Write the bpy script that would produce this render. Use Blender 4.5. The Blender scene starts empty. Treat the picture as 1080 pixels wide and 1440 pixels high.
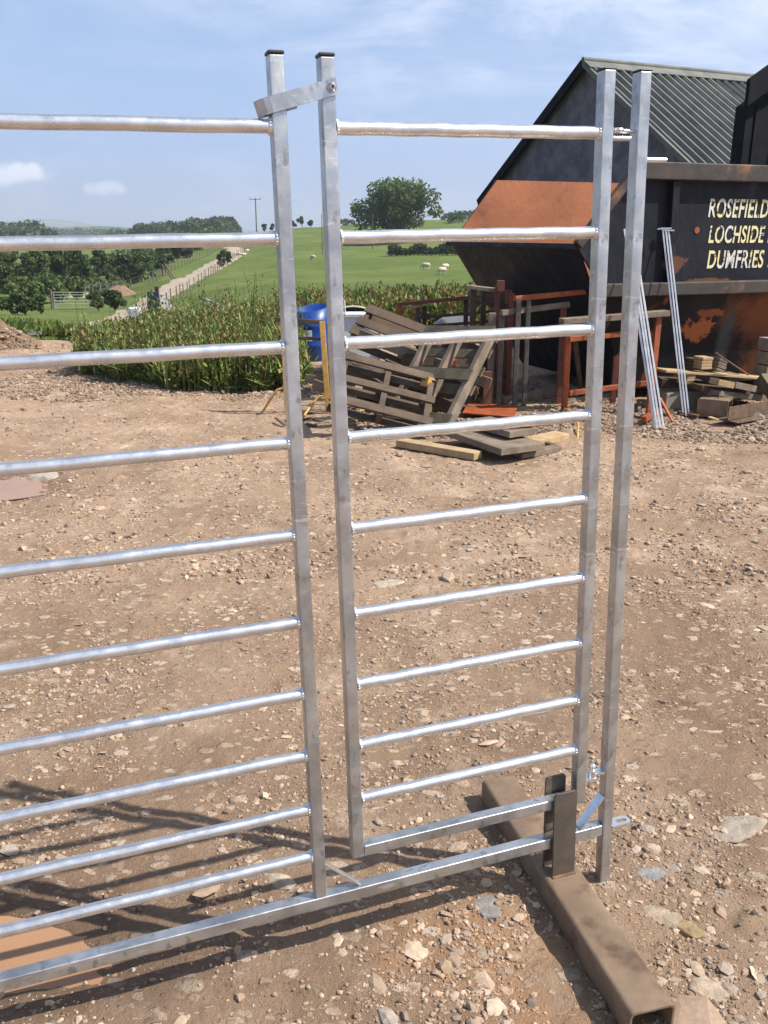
import bpy, math, random
import numpy as np
from mathutils import Vector, Matrix, noise
R = math.radians
rnd = random.Random(7)
nr = np.random.default_rng(11)
sc = bpy.context.scene
COL = sc.collection
# ------------------------------------------------------------------ camera
F = 1248.0; EYE = 1.6
PITCH = math.atan(390 / F); SP, CP = math.sin(PITCH), math.cos(PITCH)
cd = bpy.data.cameras.new('camera'); cam = bpy.data.objects.new('camera', cd); COL.objects.link(cam)
cam.location = (0, 0, EYE); cam.rotation_euler = (R(90) - PITCH, 0, 0)
cd.sensor_fit = 'VERTICAL'; cd.sensor_height = 36; cd.lens = F / 1440 * 36
cd.clip_start = 0.05; cd.clip_end = 20000
sc.camera = cam
# ------------------------------------------------------------------ light
SUN_EL = R(48.4); SUN_AZ = math.atan2(.973, -.230)          # clockwise from +Y
SD = Vector((math.sin(SUN_AZ) * math.cos(SUN_EL), math.cos(SUN_AZ) * math.cos(SUN_EL), math.sin(SUN_EL)))
sl = bpy.data.lights.new('sun', 'SUN'); sl.energy = 4.6; sl.angle = R(.53); sl.color = (1, .93, .83)
so = bpy.data.objects.new('sun', sl); COL.objects.link(so)
so.rotation_euler = SD.to_track_quat('Z', 'Y').to_euler(); so.location = SD * 50
sc.view_settings.view_transform = 'Standard'; sc.view_settings.look = 'None'
sc.view_settings.exposure = 0.80; sc.view_settings.gamma = 1
W = bpy.data.worlds.new('World'); sc.world = W; W.use_nodes = True
nt = W.node_tree; N = nt.nodes; L = nt.links; N.clear()
def nd(t, **k):
    n = N.new(t)
    for a, b in k.items(): setattr(n, a, b)
    return n
out = nd('ShaderNodeOutputWorld'); bg = nd('ShaderNodeBackground'); bg.inputs[1].default_value = .085
sky = nd('ShaderNodeTexSky', sky_type='NISHITA', sun_disc=False, sun_elevation=SUN_EL, sun_rotation=SUN_AZ,
         altitude=50, air_density=1.0, dust_density=.6, ozone_density=1.8)
tc = nd('ShaderNodeTexCoord')
def wmath(op, a, b=None, c=None, clamp=False):
    n = nd('ShaderNodeMath', operation=op, use_clamp=clamp)
    for i, v in enumerate((a, b, c)):
        if v is None: continue
        if isinstance(v, (int, float)): n.inputs[i].default_value = v
        else: L.new(v, n.inputs[i])
    return n.outputs[0]
sep = nd('ShaderNodeSeparateXYZ'); L.new(tc.outputs['Generated'], sep.inputs[0])
X_, Y_, Z_ = sep.outputs
zc = wmath('ADD', wmath('MAXIMUM', Z_, 0), .10)
comb = nd('ShaderNodeCombineXYZ')
L.new(wmath('DIVIDE', X_, zc), comb.inputs[0]); L.new(wmath('DIVIDE', Y_, zc), comb.inputs[1])
def wnoise(vec, scale, detail, rough, lo, hi, off=(0, 0, 0), dist=0):
    mp = nd('ShaderNodeMapping'); L.new(vec, mp.inputs[0]); mp.inputs['Location'].default_value = off
    n = nd('ShaderNodeTexNoise'); L.new(mp.outputs[0], n.inputs['Vector'])
    n.inputs['Scale'].default_value = scale; n.inputs['Detail'].default_value = detail
    n.inputs['Roughness'].default_value = rough; n.inputs['Distortion'].default_value = dist
    m = nd('ShaderNodeMapRange', interpolation_type='SMOOTHSTEP'); L.new(n.outputs[0], m.inputs[0])
    m.inputs[1].default_value = lo; m.inputs[2].default_value = hi
    return m.outputs[0]
c_hi = wmath('MULTIPLY', wnoise(comb.outputs[0], 1.15, 8, .66, .38, .68, (2.3, 1.2, 0), .6),
             wnoise(comb.outputs[0], .28, 3, .5, .30, .50, (1.1, 4.2, 0)))
# more veil cloud towards the right of the view
rt = nd('ShaderNodeMapRange', interpolation_type='SMOOTHSTEP'); L.new(X_, rt.inputs[0]); rt.inputs[1].default_value = -.05; rt.inputs[2].default_value = .42
veil = wmath('MULTIPLY', wnoise(comb.outputs[0], .9, 7, .62, .34, .62, (5.2, .4, 0), .4), rt.outputs[0])
zr = nd('ShaderNodeMapRange', interpolation_type='SMOOTHSTEP'); L.new(Z_, zr.inputs[0]); zr.inputs[1].default_value = .05; zr.inputs[2].default_value = .25
lf = nd('ShaderNodeMapRange', interpolation_type='SMOOTHSTEP'); L.new(X_, lf.inputs[0]); lf.inputs[1].default_value = -.28; lf.inputs[2].default_value = .10; lf.inputs[3].default_value = .3
c_hi = wmath('MULTIPLY', wmath('MAXIMUM', wmath('MULTIPLY', c_hi, lf.outputs[0]), wmath('MULTIPLY', veil, .85)), zr.outputs[0])
cv = nd('ShaderNodeCombineXYZ'); L.new(X_, cv.inputs[0]); L.new(Y_, cv.inputs[1]); L.new(wmath('MULTIPLY', Z_, 2.6), cv.inputs[2])
lowband = nd('ShaderNodeMapRange', interpolation_type='SMOOTHSTEP'); L.new(Z_, lowband.inputs[0]); lowband.inputs[1].default_value = .15; lowband.inputs[2].default_value = .03
c_lo = wmath('MULTIPLY', wnoise(cv.outputs[0], 5, 7, .6, .50, .72, (3, 7, 1)), lowband.outputs[0])
def blob(px, py, rx, rz):                                 # a small cumulus at its own compass bearing and height
    yy = -(py - 720) / F; v = Vector(((px - 540) / F, yy * SP + CP, yy * CP - SP)).normalized()
    a = wmath('DIVIDE', wmath('SUBTRACT', X_, v.x), rx); b = wmath('DIVIDE', wmath('SUBTRACT', Z_, v.z), rz)
    d = wmath('ADD', wmath('MULTIPLY', a, a), wmath('MULTIPLY', b, b))
    n = nd('ShaderNodeTexNoise'); L.new(tc.outputs['Generated'], n.inputs['Vector']); n.inputs['Scale'].default_value = 45; n.inputs['Detail'].default_value = 5
    d = wmath('ADD', d, wmath('MULTIPLY', wmath('SUBTRACT', n.outputs[0], .5), 3.2))
    m = nd('ShaderNodeMapRange', interpolation_type='SMOOTHSTEP'); L.new(d, m.inputs[0]); m.inputs[1].default_value = 1.2; m.inputs[2].default_value = .0
    return m.outputs[0]
bl = wmath('MAXIMUM', blob(25, 243, .040, .011), wmath('MULTIPLY', blob(150, 266, .020, .008), .7))
bl = wmath('MAXIMUM', bl, wmath('MULTIPLY', blob(-60, 250, .040, .014), .9))
def wmix(a, b, f):
    m = nd('ShaderNodeMix', data_type='RGBA'); L.new(f, m.inputs[0])
    for i, v in ((6, a), (7, b)):
        if isinstance(v, tuple): m.inputs[i].default_value = v
        else: L.new(v, m.inputs[i])
    return m.outputs[2]
WHITE = (7.0, 7.5, 8.6, 1)
hz0 = nd('ShaderNodeMapRange', interpolation_type='SMOOTHSTEP'); L.new(Z_, hz0.inputs[0]); hz0.inputs[1].default_value = .55; hz0.inputs[2].default_value = -.06
ck = wmix(sky.outputs[0], (2.35, 3.55, 6.3, 1), wmath('MULTIPLY', hz0.outputs[0], .93))
ck = wmix(ck, (4.9, 5.7, 7.2, 1), wmath('MULTIPLY', c_lo, .7))
ck = wmix(ck, WHITE, wmath('MULTIPLY', c_hi, .95))
ck = wmix(ck, (8.6, 9.0, 9.6, 1), wmath('MULTIPLY', bl, .8))
L.new(ck, bg.inputs[0]); L.new(bg.outputs[0], out.inputs[0])
# ------------------------------------------------------------------ pixel helpers (read positions off the photograph; give real 3-D points)
def ray(px, py):
    y = -(py - 720) / F; return Vector(((px - 540) / F, y * SP + CP, y * CP - SP))
CAM = Vector((0, 0, EYE))
def PZ(px, py, z=0.0): r = ray(px, py); return CAM + r * ((z - EYE) / r.z)
def PY(px, py, Y): r = ray(px, py); return CAM + r * (Y / r.y)
def PP(px, py, P, n): r = ray(px, py); return CAM + r * ((P - CAM).dot(n) / r.dot(n))
# ------------------------------------------------------------------ materials
MATS = {}
def mat(name, c1, c2=None, rough=.7, metal=0.0, scale=6, c3=None, s3=(.55, .7), scale3=2.5, bump=0.0, bscale=40, detail=6,
        r2=None, stretch=(1, 1, 1), spec=.5, lo=.35, hi=.65, attr=None, trans=0.0, coord='Object', bdist=.01):
    if name in MATS: return MATS[name]
    m = bpy.data.materials.new(name); m.use_nodes = True; t = m.node_tree; n = t.nodes; l = t.links
    p = n['Principled BSDF']; p.inputs['Roughness'].default_value = rough; p.inputs['Metallic'].default_value = metal
    p.inputs['Specular IOR Level'].default_value = spec
    co = n.new('ShaderNodeTexCoord'); mp = n.new('ShaderNodeMapping'); l.new(co.outputs[coord], mp.inputs[0]); mp.inputs['Scale'].default_value = stretch
    def ns(sc_, det, lo_, hi_, rg=.6):
        x = n.new('ShaderNodeTexNoise'); l.new(mp.outputs[0], x.inputs['Vector']); x.inputs['Scale'].default_value = sc_; x.inputs['Detail'].default_value = det; x.inputs['Roughness'].default_value = rg
        r = n.new('ShaderNodeMapRange'); r.interpolation_type = 'SMOOTHSTEP'; l.new(x.outputs[0], r.inputs[0]); r.inputs[1].default_value = lo_; r.inputs[2].default_value = hi_
        return r.outputs[0]
    def mix(a, b, f, mode='MIX'):
        x = n.new('ShaderNodeMix'); x.data_type = 'RGBA'; x.blend_type = mode
        if isinstance(f, float): x.inputs[0].default_value = f
        else: l.new(f, x.inputs[0])
        for i, v in ((6, a), (7, b)):
            if isinstance(v, tuple): x.inputs[i].default_value = (*v[:3], 1)
            else: l.new(v, x.inputs[i])
        return x.outputs[2]
    f1 = ns(scale, detail, lo, hi)
    col = mix(c1, c2 or c1, f1)
    if c3: col = mix(col, c3, ns(scale3, 7, *s3))
    if attr:
        a = n.new('ShaderNodeAttribute'); a.attribute_name = attr; col = mix(col, a.outputs['Color'], 1.0, 'MULTIPLY')
    l.new(col, p.inputs['Base Color'])
    if r2 is not None:
        r = n.new('ShaderNodeMapRange'); l.new(ns(scale * 1.7, 6, .3, .7), r.inputs[0]); r.inputs[3].default_value = rough; r.inputs[4].default_value = r2
        l.new(r.outputs[0], p.inputs['Roughness'])
    if bump:
        b = n.new('ShaderNodeBump'); b.inputs['Strength'].default_value = bump; b.inputs['Distance'].default_value = bdist
        l.new(ns(bscale, 6, 0, 1, .7), b.inputs['Height']); l.new(b.outputs[0], p.inputs['Normal'])
    if trans:
        tr = n.new('ShaderNodeBsdfTranslucent'); l.new(col, tr.inputs[0]); ms = n.new('ShaderNodeMixShader'); ms.inputs[0].default_value = trans
        l.new(p.outputs[0], ms.inputs[1]); l.new(tr.outputs[0], ms.inputs[2]); l.new(ms.outputs[0], n['Material Output'].inputs[0])
    MATS[name] = m; return m
def galv_sheet(name):
    m = bpy.data.materials.new(name); m.use_nodes = True; t = m.node_tree; n = t.nodes; l = t.links; p = n['Principled BSDF']; p.inputs['Metallic'].default_value = .88
    co = n.new('ShaderNodeTexCoord')
    def ns(s_, lo, hi, sc3=(1, 1, 1), rot=(0, 0, 0), det=6, rg=.6):
        mp = n.new('ShaderNodeMapping'); l.new(co.outputs['Object'], mp.inputs[0]); mp.inputs['Scale'].default_value = sc3; mp.inputs['Rotation'].default_value = rot
        x = n.new('ShaderNodeTexNoise'); l.new(mp.outputs[0], x.inputs['Vector']); x.inputs['Scale'].default_value = s_; x.inputs['Detail'].default_value = det; x.inputs['Roughness'].default_value = rg
        r = n.new('ShaderNodeMapRange'); r.interpolation_type = 'SMOOTHSTEP'; l.new(x.outputs[0], r.inputs[0]); r.inputs[1].default_value = lo; r.inputs[2].default_value = hi; return r.outputs[0]
    def mix(a, b, f):
        x = n.new('ShaderNodeMix'); x.data_type = 'RGBA'; l.new(f, x.inputs[0])
        for i, v in ((6, a), (7, b)):
            if isinstance(v, tuple): x.inputs[i].default_value = (*v, 1)
            else: l.new(v, x.inputs[i])
        return x.outputs[2]
    c = mix((.52, .535, .545), (.38, .395, .405), ns(9, .38, .62))
    c = mix(c, (.30, .312, .32), ns(38, .56, .66, (1, 1, .6)))                      # darker spangle
    c = mix(c, (.60, .62, .63), ns(30, .60, .68, (.35, 1, 2.2), (0, R(35), 0)))      # rubbed diagonal streaks
    c = mix(c, (.66, .67, .67), ns(150, .66, .70, (.12, 1, 2.0), (0, R(-30), 0)))    # scratches
    l.new(c, p.inputs['Base Color'])
    r = n.new('ShaderNodeMapRange'); l.new(ns(24, .3, .7), r.inputs[0]); r.inputs[3].default_value = .28; r.inputs[4].default_value = .52; l.new(r.outputs[0], p.inputs['Roughness'])
    b = n.new('ShaderNodeBump'); b.inputs['Strength'].default_value = .16; b.inputs['Distance'].default_value = .002; l.new(ns(130, 0, 1, (1, 1, .6)), b.inputs['Height']); l.new(b.outputs[0], p.inputs['Normal'])
    MATS[name] = m; return m
GALV = galv_sheet('galvanised_steel')
GALVR = mat('galvanised_rail', (.78, .79, .80), (.64, .655, .67), .24, .92, 22, r2=.36, bump=.10, bscale=120, bdist=.002)
CAPM = mat('black_plastic', (.02, .02, .022), None, .5)
RUST = mat('rusty_steel', (.15, .095, .06), (.08, .05, .035), .8, .15, 14, c3=(.26, .12, .045), s3=(.55, .7), scale3=6, bump=.3, bscale=90, bdist=.003)
BEAM = mat('weathered_box_steel', (.235, .165, .11), (.165, .115, .078), .5, .2, 9, c3=(.10, .062, .038), s3=(.52, .70), scale3=11, r2=.78, bump=.18, bscale=90, bdist=.003)
PLATE = mat('bare_steel_plate', (.11, .10, .088), (.15, .125, .10), .48, .6, 20, c3=(.22, .12, .04), s3=(.62, .75), scale3=9, r2=.65, bump=.1, bscale=120, bdist=.002)
BOLT = mat('bolt_steel', (.55, .54, .53), (.4, .39, .38), .3, .95, 40)
ORANGE = mat('orange_oxide_steel', (.34, .085, .022), (.22, .055, .018), .65, .1, 12, c3=(.10, .045, .025), s3=(.58, .72), scale3=18, bump=.15, bscale=60)
REDOX = mat('red_oxide_steel', (.18, .045, .028), (.10, .035, .022), .65, .1, 14, bump=.15)
BROWNST = mat('brown_steel', (.085, .05, .034), (.05, .034, .026), .7, .15, 10, bump=.2)
GREYST = mat('grey_primer_steel', (.12, .11, .095), (.08, .07, .06), .65, .3, 14, c3=(.16, .08, .04), s3=(.6, .75), scale3=8, bump=.15)
YEL = mat('faded_yellow_paint', (.60, .38, .09), (.45, .25, .07), .6, 0, 16, c3=(.16, .08, .04), s3=(.62, .74), scale3=22, bump=.2)
WOODD = mat('old_dark_timber', (.10, .068, .043), (.055, .038, .026), .85, 0, 5, c3=(.15, .105, .07), s3=(.5, .75), stretch=(1, 1, 1), bump=.4, bscale=45)
WOODG = mat('weathered_grey_timber', (.22, .17, .125), (.13, .10, .073), .85, 0, 7, c3=(.28, .225, .165), s3=(.55, .75), bump=.4, bscale=50)
WOODP = mat('pale_sawn_timber', (.44, .32, .18), (.33, .23, .12), .8, 0, 7, c3=(.22, .15, .09), s3=(.6, .8), bump=.3, bscale=60)
WOODM = mat('mossy_timber', (.13, .11, .068), (.075, .062, .04), .85, 0, 7, bump=.4, bscale=50)
SKIPB = mat('black_skip_paint', (.0075, .009, .015), (.012, .013, .02), .62, 0, 4, spec=.2, c3=(.030, .032, .04), s3=(.58, .75), scale3=3, r2=.45, bump=.3, bscale=2.5, bdist=.04, stretch=(1, 1, .6))
SKIPR = mat('rusted_skip_flank', (.009, .010, .014), (.022, .016, .015), .7, 0, 2.2, spec=.2, c3=(.26, .075, .024), s3=(.53, .58), scale3=1.35, bump=.25, bscale=10, bdist=.02)
SKIPO = mat('orange_rust_lining', (.40, .14, .062), (.31, .11, .05), .8, 0, 2.5, c3=(.20, .075, .035), s3=(.55, .72), scale3=2.2, bump=.2, bscale=14, bdist=.02)
def patch(m, c, r, col, soft=1.0, nsc=6, amp=1.6):
    t = m.node_tree; n = t.nodes; l = t.links; p = n['Principled BSDF']; old = p.inputs['Base Color'].links[0].from_socket
    co = n.new('ShaderNodeTexCoord'); v = n.new('ShaderNodeVectorMath'); v.operation = 'SUBTRACT'; l.new(co.outputs['Object'], v.inputs[0]); v.inputs[1].default_value = c
    d = n.new('ShaderNodeVectorMath'); d.operation = 'DIVIDE'; l.new(v.outputs[0], d.inputs[0]); d.inputs[1].default_value = r
    le = n.new('ShaderNodeVectorMath'); le.operation = 'LENGTH'; l.new(d.outputs[0], le.inputs[0])
    x = n.new('ShaderNodeTexNoise'); l.new(co.outputs['Object'], x.inputs['Vector']); x.inputs['Scale'].default_value = nsc; x.inputs['Detail'].default_value = 8; x.inputs['Roughness'].default_value = .65
    a = n.new('ShaderNodeMath'); a.operation = 'MULTIPLY_ADD'; l.new(x.outputs[0], a.inputs[0]); a.inputs[1].default_value = amp; l.new(le.outputs['Value'], a.inputs[2])
    g = n.new('ShaderNodeMapRange'); g.interpolation_type = 'SMOOTHSTEP'; l.new(a.outputs[0], g.inputs[0]); g.inputs[1].default_value = 1 + amp * .5; g.inputs[2].default_value = 1 + amp * .5 - .3 * soft
    k = n.new('ShaderNodeMix'); k.data_type = 'RGBA'; l.new(g.outputs[0], k.inputs[0]); l.new(old, k.inputs[6]); k.inputs[7].default_value = (*col, 1); l.new(k.outputs[2], p.inputs['Base Color'])
RIM = mat('rust_streaked_rim', (.030, .026, .025), (.05, .04, .034), .7, .1, 6, c3=(.19, .085, .04), s3=(.55, .72), scale3=3, bump=.25, bscale=25)
PAINTY = mat('stencil_paint', (.62, .58, .30), (.55, .56, .52), .7, 0, 3.2, c3=(.04, .038, .035), s3=(.56, .60), scale3=22, lo=.42, hi=.58)
GABLE = mat('dark_render_gable', (.17, .16, .175), (.10, .095, .108), .9, 0, 3, c3=(.26, .245, .25), s3=(.6, .8), scale3=9, bump=.6, bscale=9, bdist=.04)
ROOFM = mat('fibre_cement_roof', (.15, .155, .14), (.105, .11, .10), .85, 0, 2.5, c3=(.07, .075, .065), s3=(.6, .75), scale3=5, bump=.2, bscale=30)
CLAD = mat('dark_cladding', (.009, .010, .013), (.014, .015, .018), .8, 0, 3, bump=.1, spec=.1)
BLUEP = mat('blue_plastic', (.010, .060, .30), (.008, .045, .22), .4, 0, 5)
WHITEP = mat('white_sheet', (.66, .68, .71), (.52, .54, .57), .55, 0, 4, c3=(.25, .24, .22), s3=(.66, .76), scale3=9)
CREAM = mat('cream_edge', (.6, .52, .36), None, .6)
CONC = mat('pale_concrete', (.30, .26, .20), (.22, .19, .15), .9, 0, 9, bump=.5, bscale=40)
BLUEB = mat('dark_blue_board', (.025, .045, .09), (.018, .03, .06), .5, 0, 6)
GREYB = mat('grey_sheet', (.28, .29, .29), (.20, .21, .21), .6, .2, 8)
WOOL = mat('sheep_wool', (.58, .50, .38), (.46, .39, .29), .95, 0, 9, bump=.8, bscale=16, bdist=.05)
FACE = mat('sheep_face', (.30, .26, .22), None, .9)
BARK = mat('bark', (.10, .08, .06), (.06, .05, .038), .9, 0, 8, bump=.5, bscale=20)
POSTW = mat('fence_timber', (.16, .14, .11), (.10, .085, .065), .9, 0, 6)
GATEP = mat('pale_gate_steel', (.26, .29, .25), (.20, .23, .19), .5, .4, 6)
POLEM = mat('pole_timber', (.10, .085, .07), None, .9)
def leafmat(name, a, b): return mat(name, a, b, .6, 0, .5, attr='Col', trans=.28, spec=.25, lo=.4, hi=.6)
LEAF = leafmat('leaves_mid', (.090, .135, .042), (.068, .108, .035))
LEAFD = leafmat('leaves_dark', (.070, .105, .038), (.050, .082, .031))
WEEDM = mat('weed_leaves', (1, 1, 1), None, .6, 0, 1, attr='Col', trans=.25, spec=.25)
STONEM = mat('stones', (1, 1, 1), (.82, .80, .78), .85, 0, 60, attr='Col', bump=.4, bscale=160, bdist=.003)
# ------------------------------------------------------------------ mesh builder
def tag(o, label=None, cat=None, group=None, kind=None):
    if label: o['label'] = label
    if cat: o['category'] = cat
    if group: o['group'] = group
    if kind: o['kind'] = kind
    return o
def empty(name, loc, label, cat, group=None, M=None):
    o = bpy.data.objects.new(name, None); COL.objects.link(o); o.location = loc; o.empty_display_size = .1
    if M is not None: o.rotation_euler = M.to_euler()
    return tag(o, label, cat, group)
class MB:
    def __init__(s): s.v = []; s.f = []; s.sm = []
    def add(s, vs, fs, smooth=False):
        b = len(s.v); s.v += [Vector(v) for v in vs]; s.f += [tuple(b + i for i in f) for f in fs]; s.sm += [smooth] * len(fs); return s
    def box(s, c, h, A=None):                         # centre, half sizes, 3x3 axes
        A = A or (Vector((1, 0, 0)), Vector((0, 1, 0)), Vector((0, 0, 1))); c = Vector(c)
        vs = [c + A[0] * h[0] * i + A[1] * h[1] * j + A[2] * h[2] * k for k in (-1, 1) for j in (-1, 1) for i in (-1, 1)]
        return s.add(vs, [(0, 2, 3, 1), (4, 5, 7, 6), (0, 1, 5, 4), (2, 6, 7, 3), (0, 4, 6, 2), (1, 3, 7, 5)])
    def bar(s, p, q, w, t, up=(0, 0, 1)):             # rectangular bar from p to q, w across, t along "up"
        p, q = Vector(p), Vector(q); d = (q - p); ln = d.length; d.normalize(); up = Vector(up)
        sd = d.cross(up)
        if sd.length < 1e-4: sd = d.cross(Vector((0, 1, 0)))
        sd.normalize(); u = sd.cross(d).normalized()
        return s.box((p + q) / 2, (w / 2, ln / 2, t / 2), (sd, d, u))
    def tube(s, pts, r, n=12, caps=True, rs=None):
        pts = [Vector(p) for p in pts]; rings = []; prev = None
        for i, p in enumerate(pts):
            d = (pts[min(i + 1, len(pts) - 1)] - pts[max(i - 1, 0)]).normalized()
            a = prev or (Vector((0, 0, 1)) if abs(d.z) < .9 else Vector((1, 0, 0)))
            a = (a - d * a.dot(d)).normalized(); b = d.cross(a); prev = a
            rr = rs[i] if rs else r
            rings.append([p + (a * math.cos(k * 2 * math.pi / n) + b * math.sin(k * 2 * math.pi / n)) * rr for k in range(n)])
        vs = [v for g in rings for v in g]; fs = []
        for i in range(len(pts) - 1):
            for k in range(n): fs.append((i * n + k, i * n + (k + 1) % n, (i + 1) * n + (k + 1) % n, (i + 1) * n + k))
        s.add(vs, fs, True)
        if caps:
            s.add(rings[0], [tuple(range(n))[::-1]]); s.add(rings[-1], [tuple(range(n))])
        return s
    def ball(s, c, r, n=10, m=6, sc_=(1, 1, 1)):
        c = Vector(c); vs = []; fs = []
        for i in range(m + 1):
            th = math.pi * i / m
            for k in range(n):
                ph = 2 * math.pi * k / n
                vs.append(c + Vector((math.sin(th) * math.cos(ph) * r * sc_[0], math.sin(th) * math.sin(ph) * r * sc_[1], math.cos(th) * r * sc_[2])))
        for i in range(m):
            for k in range(n): fs.append((i * n + k, (i + 1) * n + k, (i + 1) * n + (k + 1) % n, i * n + (k + 1) % n))
        return s.add(vs, fs, True)
    def poly(s, pts, t, nrm):                         # extruded flat polygon, thickness t along nrm
        pts = [Vector(p) for p in pts]; nrm = Vector(nrm).normalized() * t; k = len(pts)
        return s.add(pts + [p + nrm for p in pts], [tuple(range(k))[::-1], tuple(range(k, 2 * k))] + [(i, (i + 1) % k, k + (i + 1) % k, k + i) for i in range(k)])
    def build(s, name, m, parent=None, origin=None, bevel=0, local=False):
        me = bpy.data.meshes.new(name)
        off = Vector((0, 0, 0))
        if parent is not None and not local:
            r = parent
            while r is not None: off += r.location; r = r.parent
        if parent is None: off = Vector(origin) if origin is not None else sum(s.v, Vector()) / len(s.v)
        if parent is None and origin is None: off.z = min(v.z for v in s.v)
        if not (local and parent is not None): vs = [v - off for v in s.v]
        else: vs = s.v
        me.from_pydata([tuple(v) for v in vs], [], s.f); me.materials.append(m)
        me.polygons.foreach_set('use_smooth', s.sm); me.update()
        o = bpy.data.objects.new(name, me); COL.objects.link(o)
        if parent is not None: o.parent = parent
        else: o.location = off
        if bevel:
            b = o.modifiers.new('bevel', 'BEVEL'); b.width = bevel; b.segments = 2; b.limit_method = 'ANGLE'; b.angle_limit = R(40)
            wn = o.modifiers.new('wn', 'WEIGHTED_NORMAL'); wn.keep_sharp = False
            me.polygons.foreach_set('use_smooth', [True] * len(me.polygons))
        return o
def npmesh(name, v, f, m, col=None, smooth=False, parent=None, loc=None):
    """v (n,3), f (k,c) numpy; col (n,3) colour of each vertex."""
    me = bpy.data.meshes.new(name); k, c = f.shape
    me.vertices.add(len(v)); me.vertices.foreach_set('co', np.ascontiguousarray(v, dtype=np.float32).ravel())
    me.loops.add(k * c); me.loops.foreach_set('vertex_index', np.ascontiguousarray(f, dtype=np.int32).ravel())
    me.polygons.add(k); me.polygons.foreach_set('loop_start', np.arange(0, k * c, c, dtype=np.int32))
    me.polygons.foreach_set('use_smooth', np.full(k, smooth)); me.materials.append(m); me.update(calc_edges=True)
    if col is not None:
        a = me.color_attributes.new('Col', 'FLOAT_COLOR', 'POINT')
        a.data.foreach_set('color', np.concatenate([col, np.ones((len(col), 1))], 1).astype(np.float32).ravel())
    o = bpy.data.objects.new(name, me); COL.objects.link(o)
    if parent is not None: o.parent = parent
    if loc is not None: o.location = loc
    return o
def dup(o, loc, rz=0.0, s=1.0, label=None, group=None):
    c = o.copy(); COL.objects.link(c); c.location = loc; c.rotation_euler = (0, 0, rz); c.scale = (s,) * 3 if isinstance(s, (int, float)) else s
    if label: c['label'] = label
    if group: c['group'] = group
    for ch in list(o.children):
        d = ch.copy(); COL.objects.link(d); d.parent = c
    return c
# ------------------------------------------------------------------ numpy noise
def pn(x, y, seed=0):
    xi = np.floor(x); yi = np.floor(y); xf = x - xi; yf = y - yi
    def g(a, b, fx, fy):
        h = np.sin(a * 127.1 + b * 311.7 + seed * 74.7) * 43758.5453; an = (h - np.floor(h)) * 6.2832
        return np.cos(an) * fx + np.sin(an) * fy
    u = xf * xf * xf * (xf * (xf * 6 - 15) + 10); w = yf * yf * yf * (yf * (yf * 6 - 15) + 10)
    a = g(xi, yi, xf, yf); b = g(xi + 1, yi, xf - 1, yf); c = g(xi, yi + 1, xf, yf - 1); d = g(xi + 1, yi + 1, xf - 1, yf - 1)
    return (a * (1 - u) + b * u) * (1 - w) + (c * (1 - u) + d * u) * w
def sm(x, a, b): t = np.clip((x - a) / (b - a), 0, 1); return t * t * (3 - 2 * t)
PUD = [(-1.19, 1.685, .47, .15), (-3.12, 5.70, .60, .24), (.42, 5.15, .34, .10)]
def yb(x): return 14 + 3 * sm(x, -1, 1) + 12 * sm(x, 3, 6)
def gh(x, y):
    x = np.asarray(x, float); y = np.asarray(y, float)
    near = 1 - .75 * np.exp(-(((x - .3) / .9) ** 2 + ((y - 1.95) / .6) ** 2))
    h = (.05 * pn(x / 1.9 + 3, y / 1.9, 1) + .022 * pn(x / .45, y / .45, 2)) * near
    rr_ = x * .80 + y * .22 + .35 * pn(x / 3, y / 3, 14); h += .016 * np.cos(rr_ * 6.283 / 1.45) ** 5 * sm(y, 2.6, 3.6)
    h += .011 * pn(x / .13, y / .13, 3) + .0065 * pn(x / .05, y / .05, 4)
    st = pn(x / .085 + 9, y / .085, 5); h += .012 * sm(st, .22, .42) * sm(pn(x / .5, y / .5, 6), -.2, .3)
    h += .0035 * pn(x / .024, y / .024, 7) * (y < 5)
    for i, (a, b, c, d) in enumerate(PUD[:2]):
        q = ((x - a) / c) ** 2 + ((y - b) / d) ** 2 + .5 * pn(x / .16, y / .16, 8)
        m = sm(q, 1.7, .5); h = h * (1 - .85 * m) - .034 * m
    h = h - (.014 * sm(x, .30, -.25)) * sm(y, 3.6, 2.3)          # the yard dips towards the near puddle
    return h - .9 * sm(y - yb(x), 0, 3) - .3 * np.maximum(0, y - yb(x) - 2)
# ------------------------------------------------------------------ yard
def axis(segs):
    o = [segs[0][0]]
    for a, b, s0, s1 in segs:
        while o[-1] < b - 1e-6:
            t = (o[-1] - a) / (b - a); o.append(o[-1] + s0 + (s1 - s0) * t)
    return np.array(o)
xs = axis([(-60, -9, 6, .5), (-9, -2.2, .3, .02), (-2.2, 2.6, .012, .012), (2.6, 9, .02, .3), (9, 60, .5, 6)])
ys = axis([(-60, .4, 6, .05), (.4, 1.1, .05, .012), (1.1, 3.2, .0115, .0125), (3.2, 10, .0125, .05), (10, 20, .05, .25), (20, 30, .3, 1)])
gx, gy = np.meshgrid(xs, ys); gz = gh(gx, gy)
ni, nj = gx.shape
idx = np.arange(ni * nj).reshape(ni, nj)
fq = np.stack([idx[:-1, :-1], idx[:-1, 1:], idx[1:, 1:], idx[1:, :-1]], -1).reshape(-1, 4)
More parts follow.
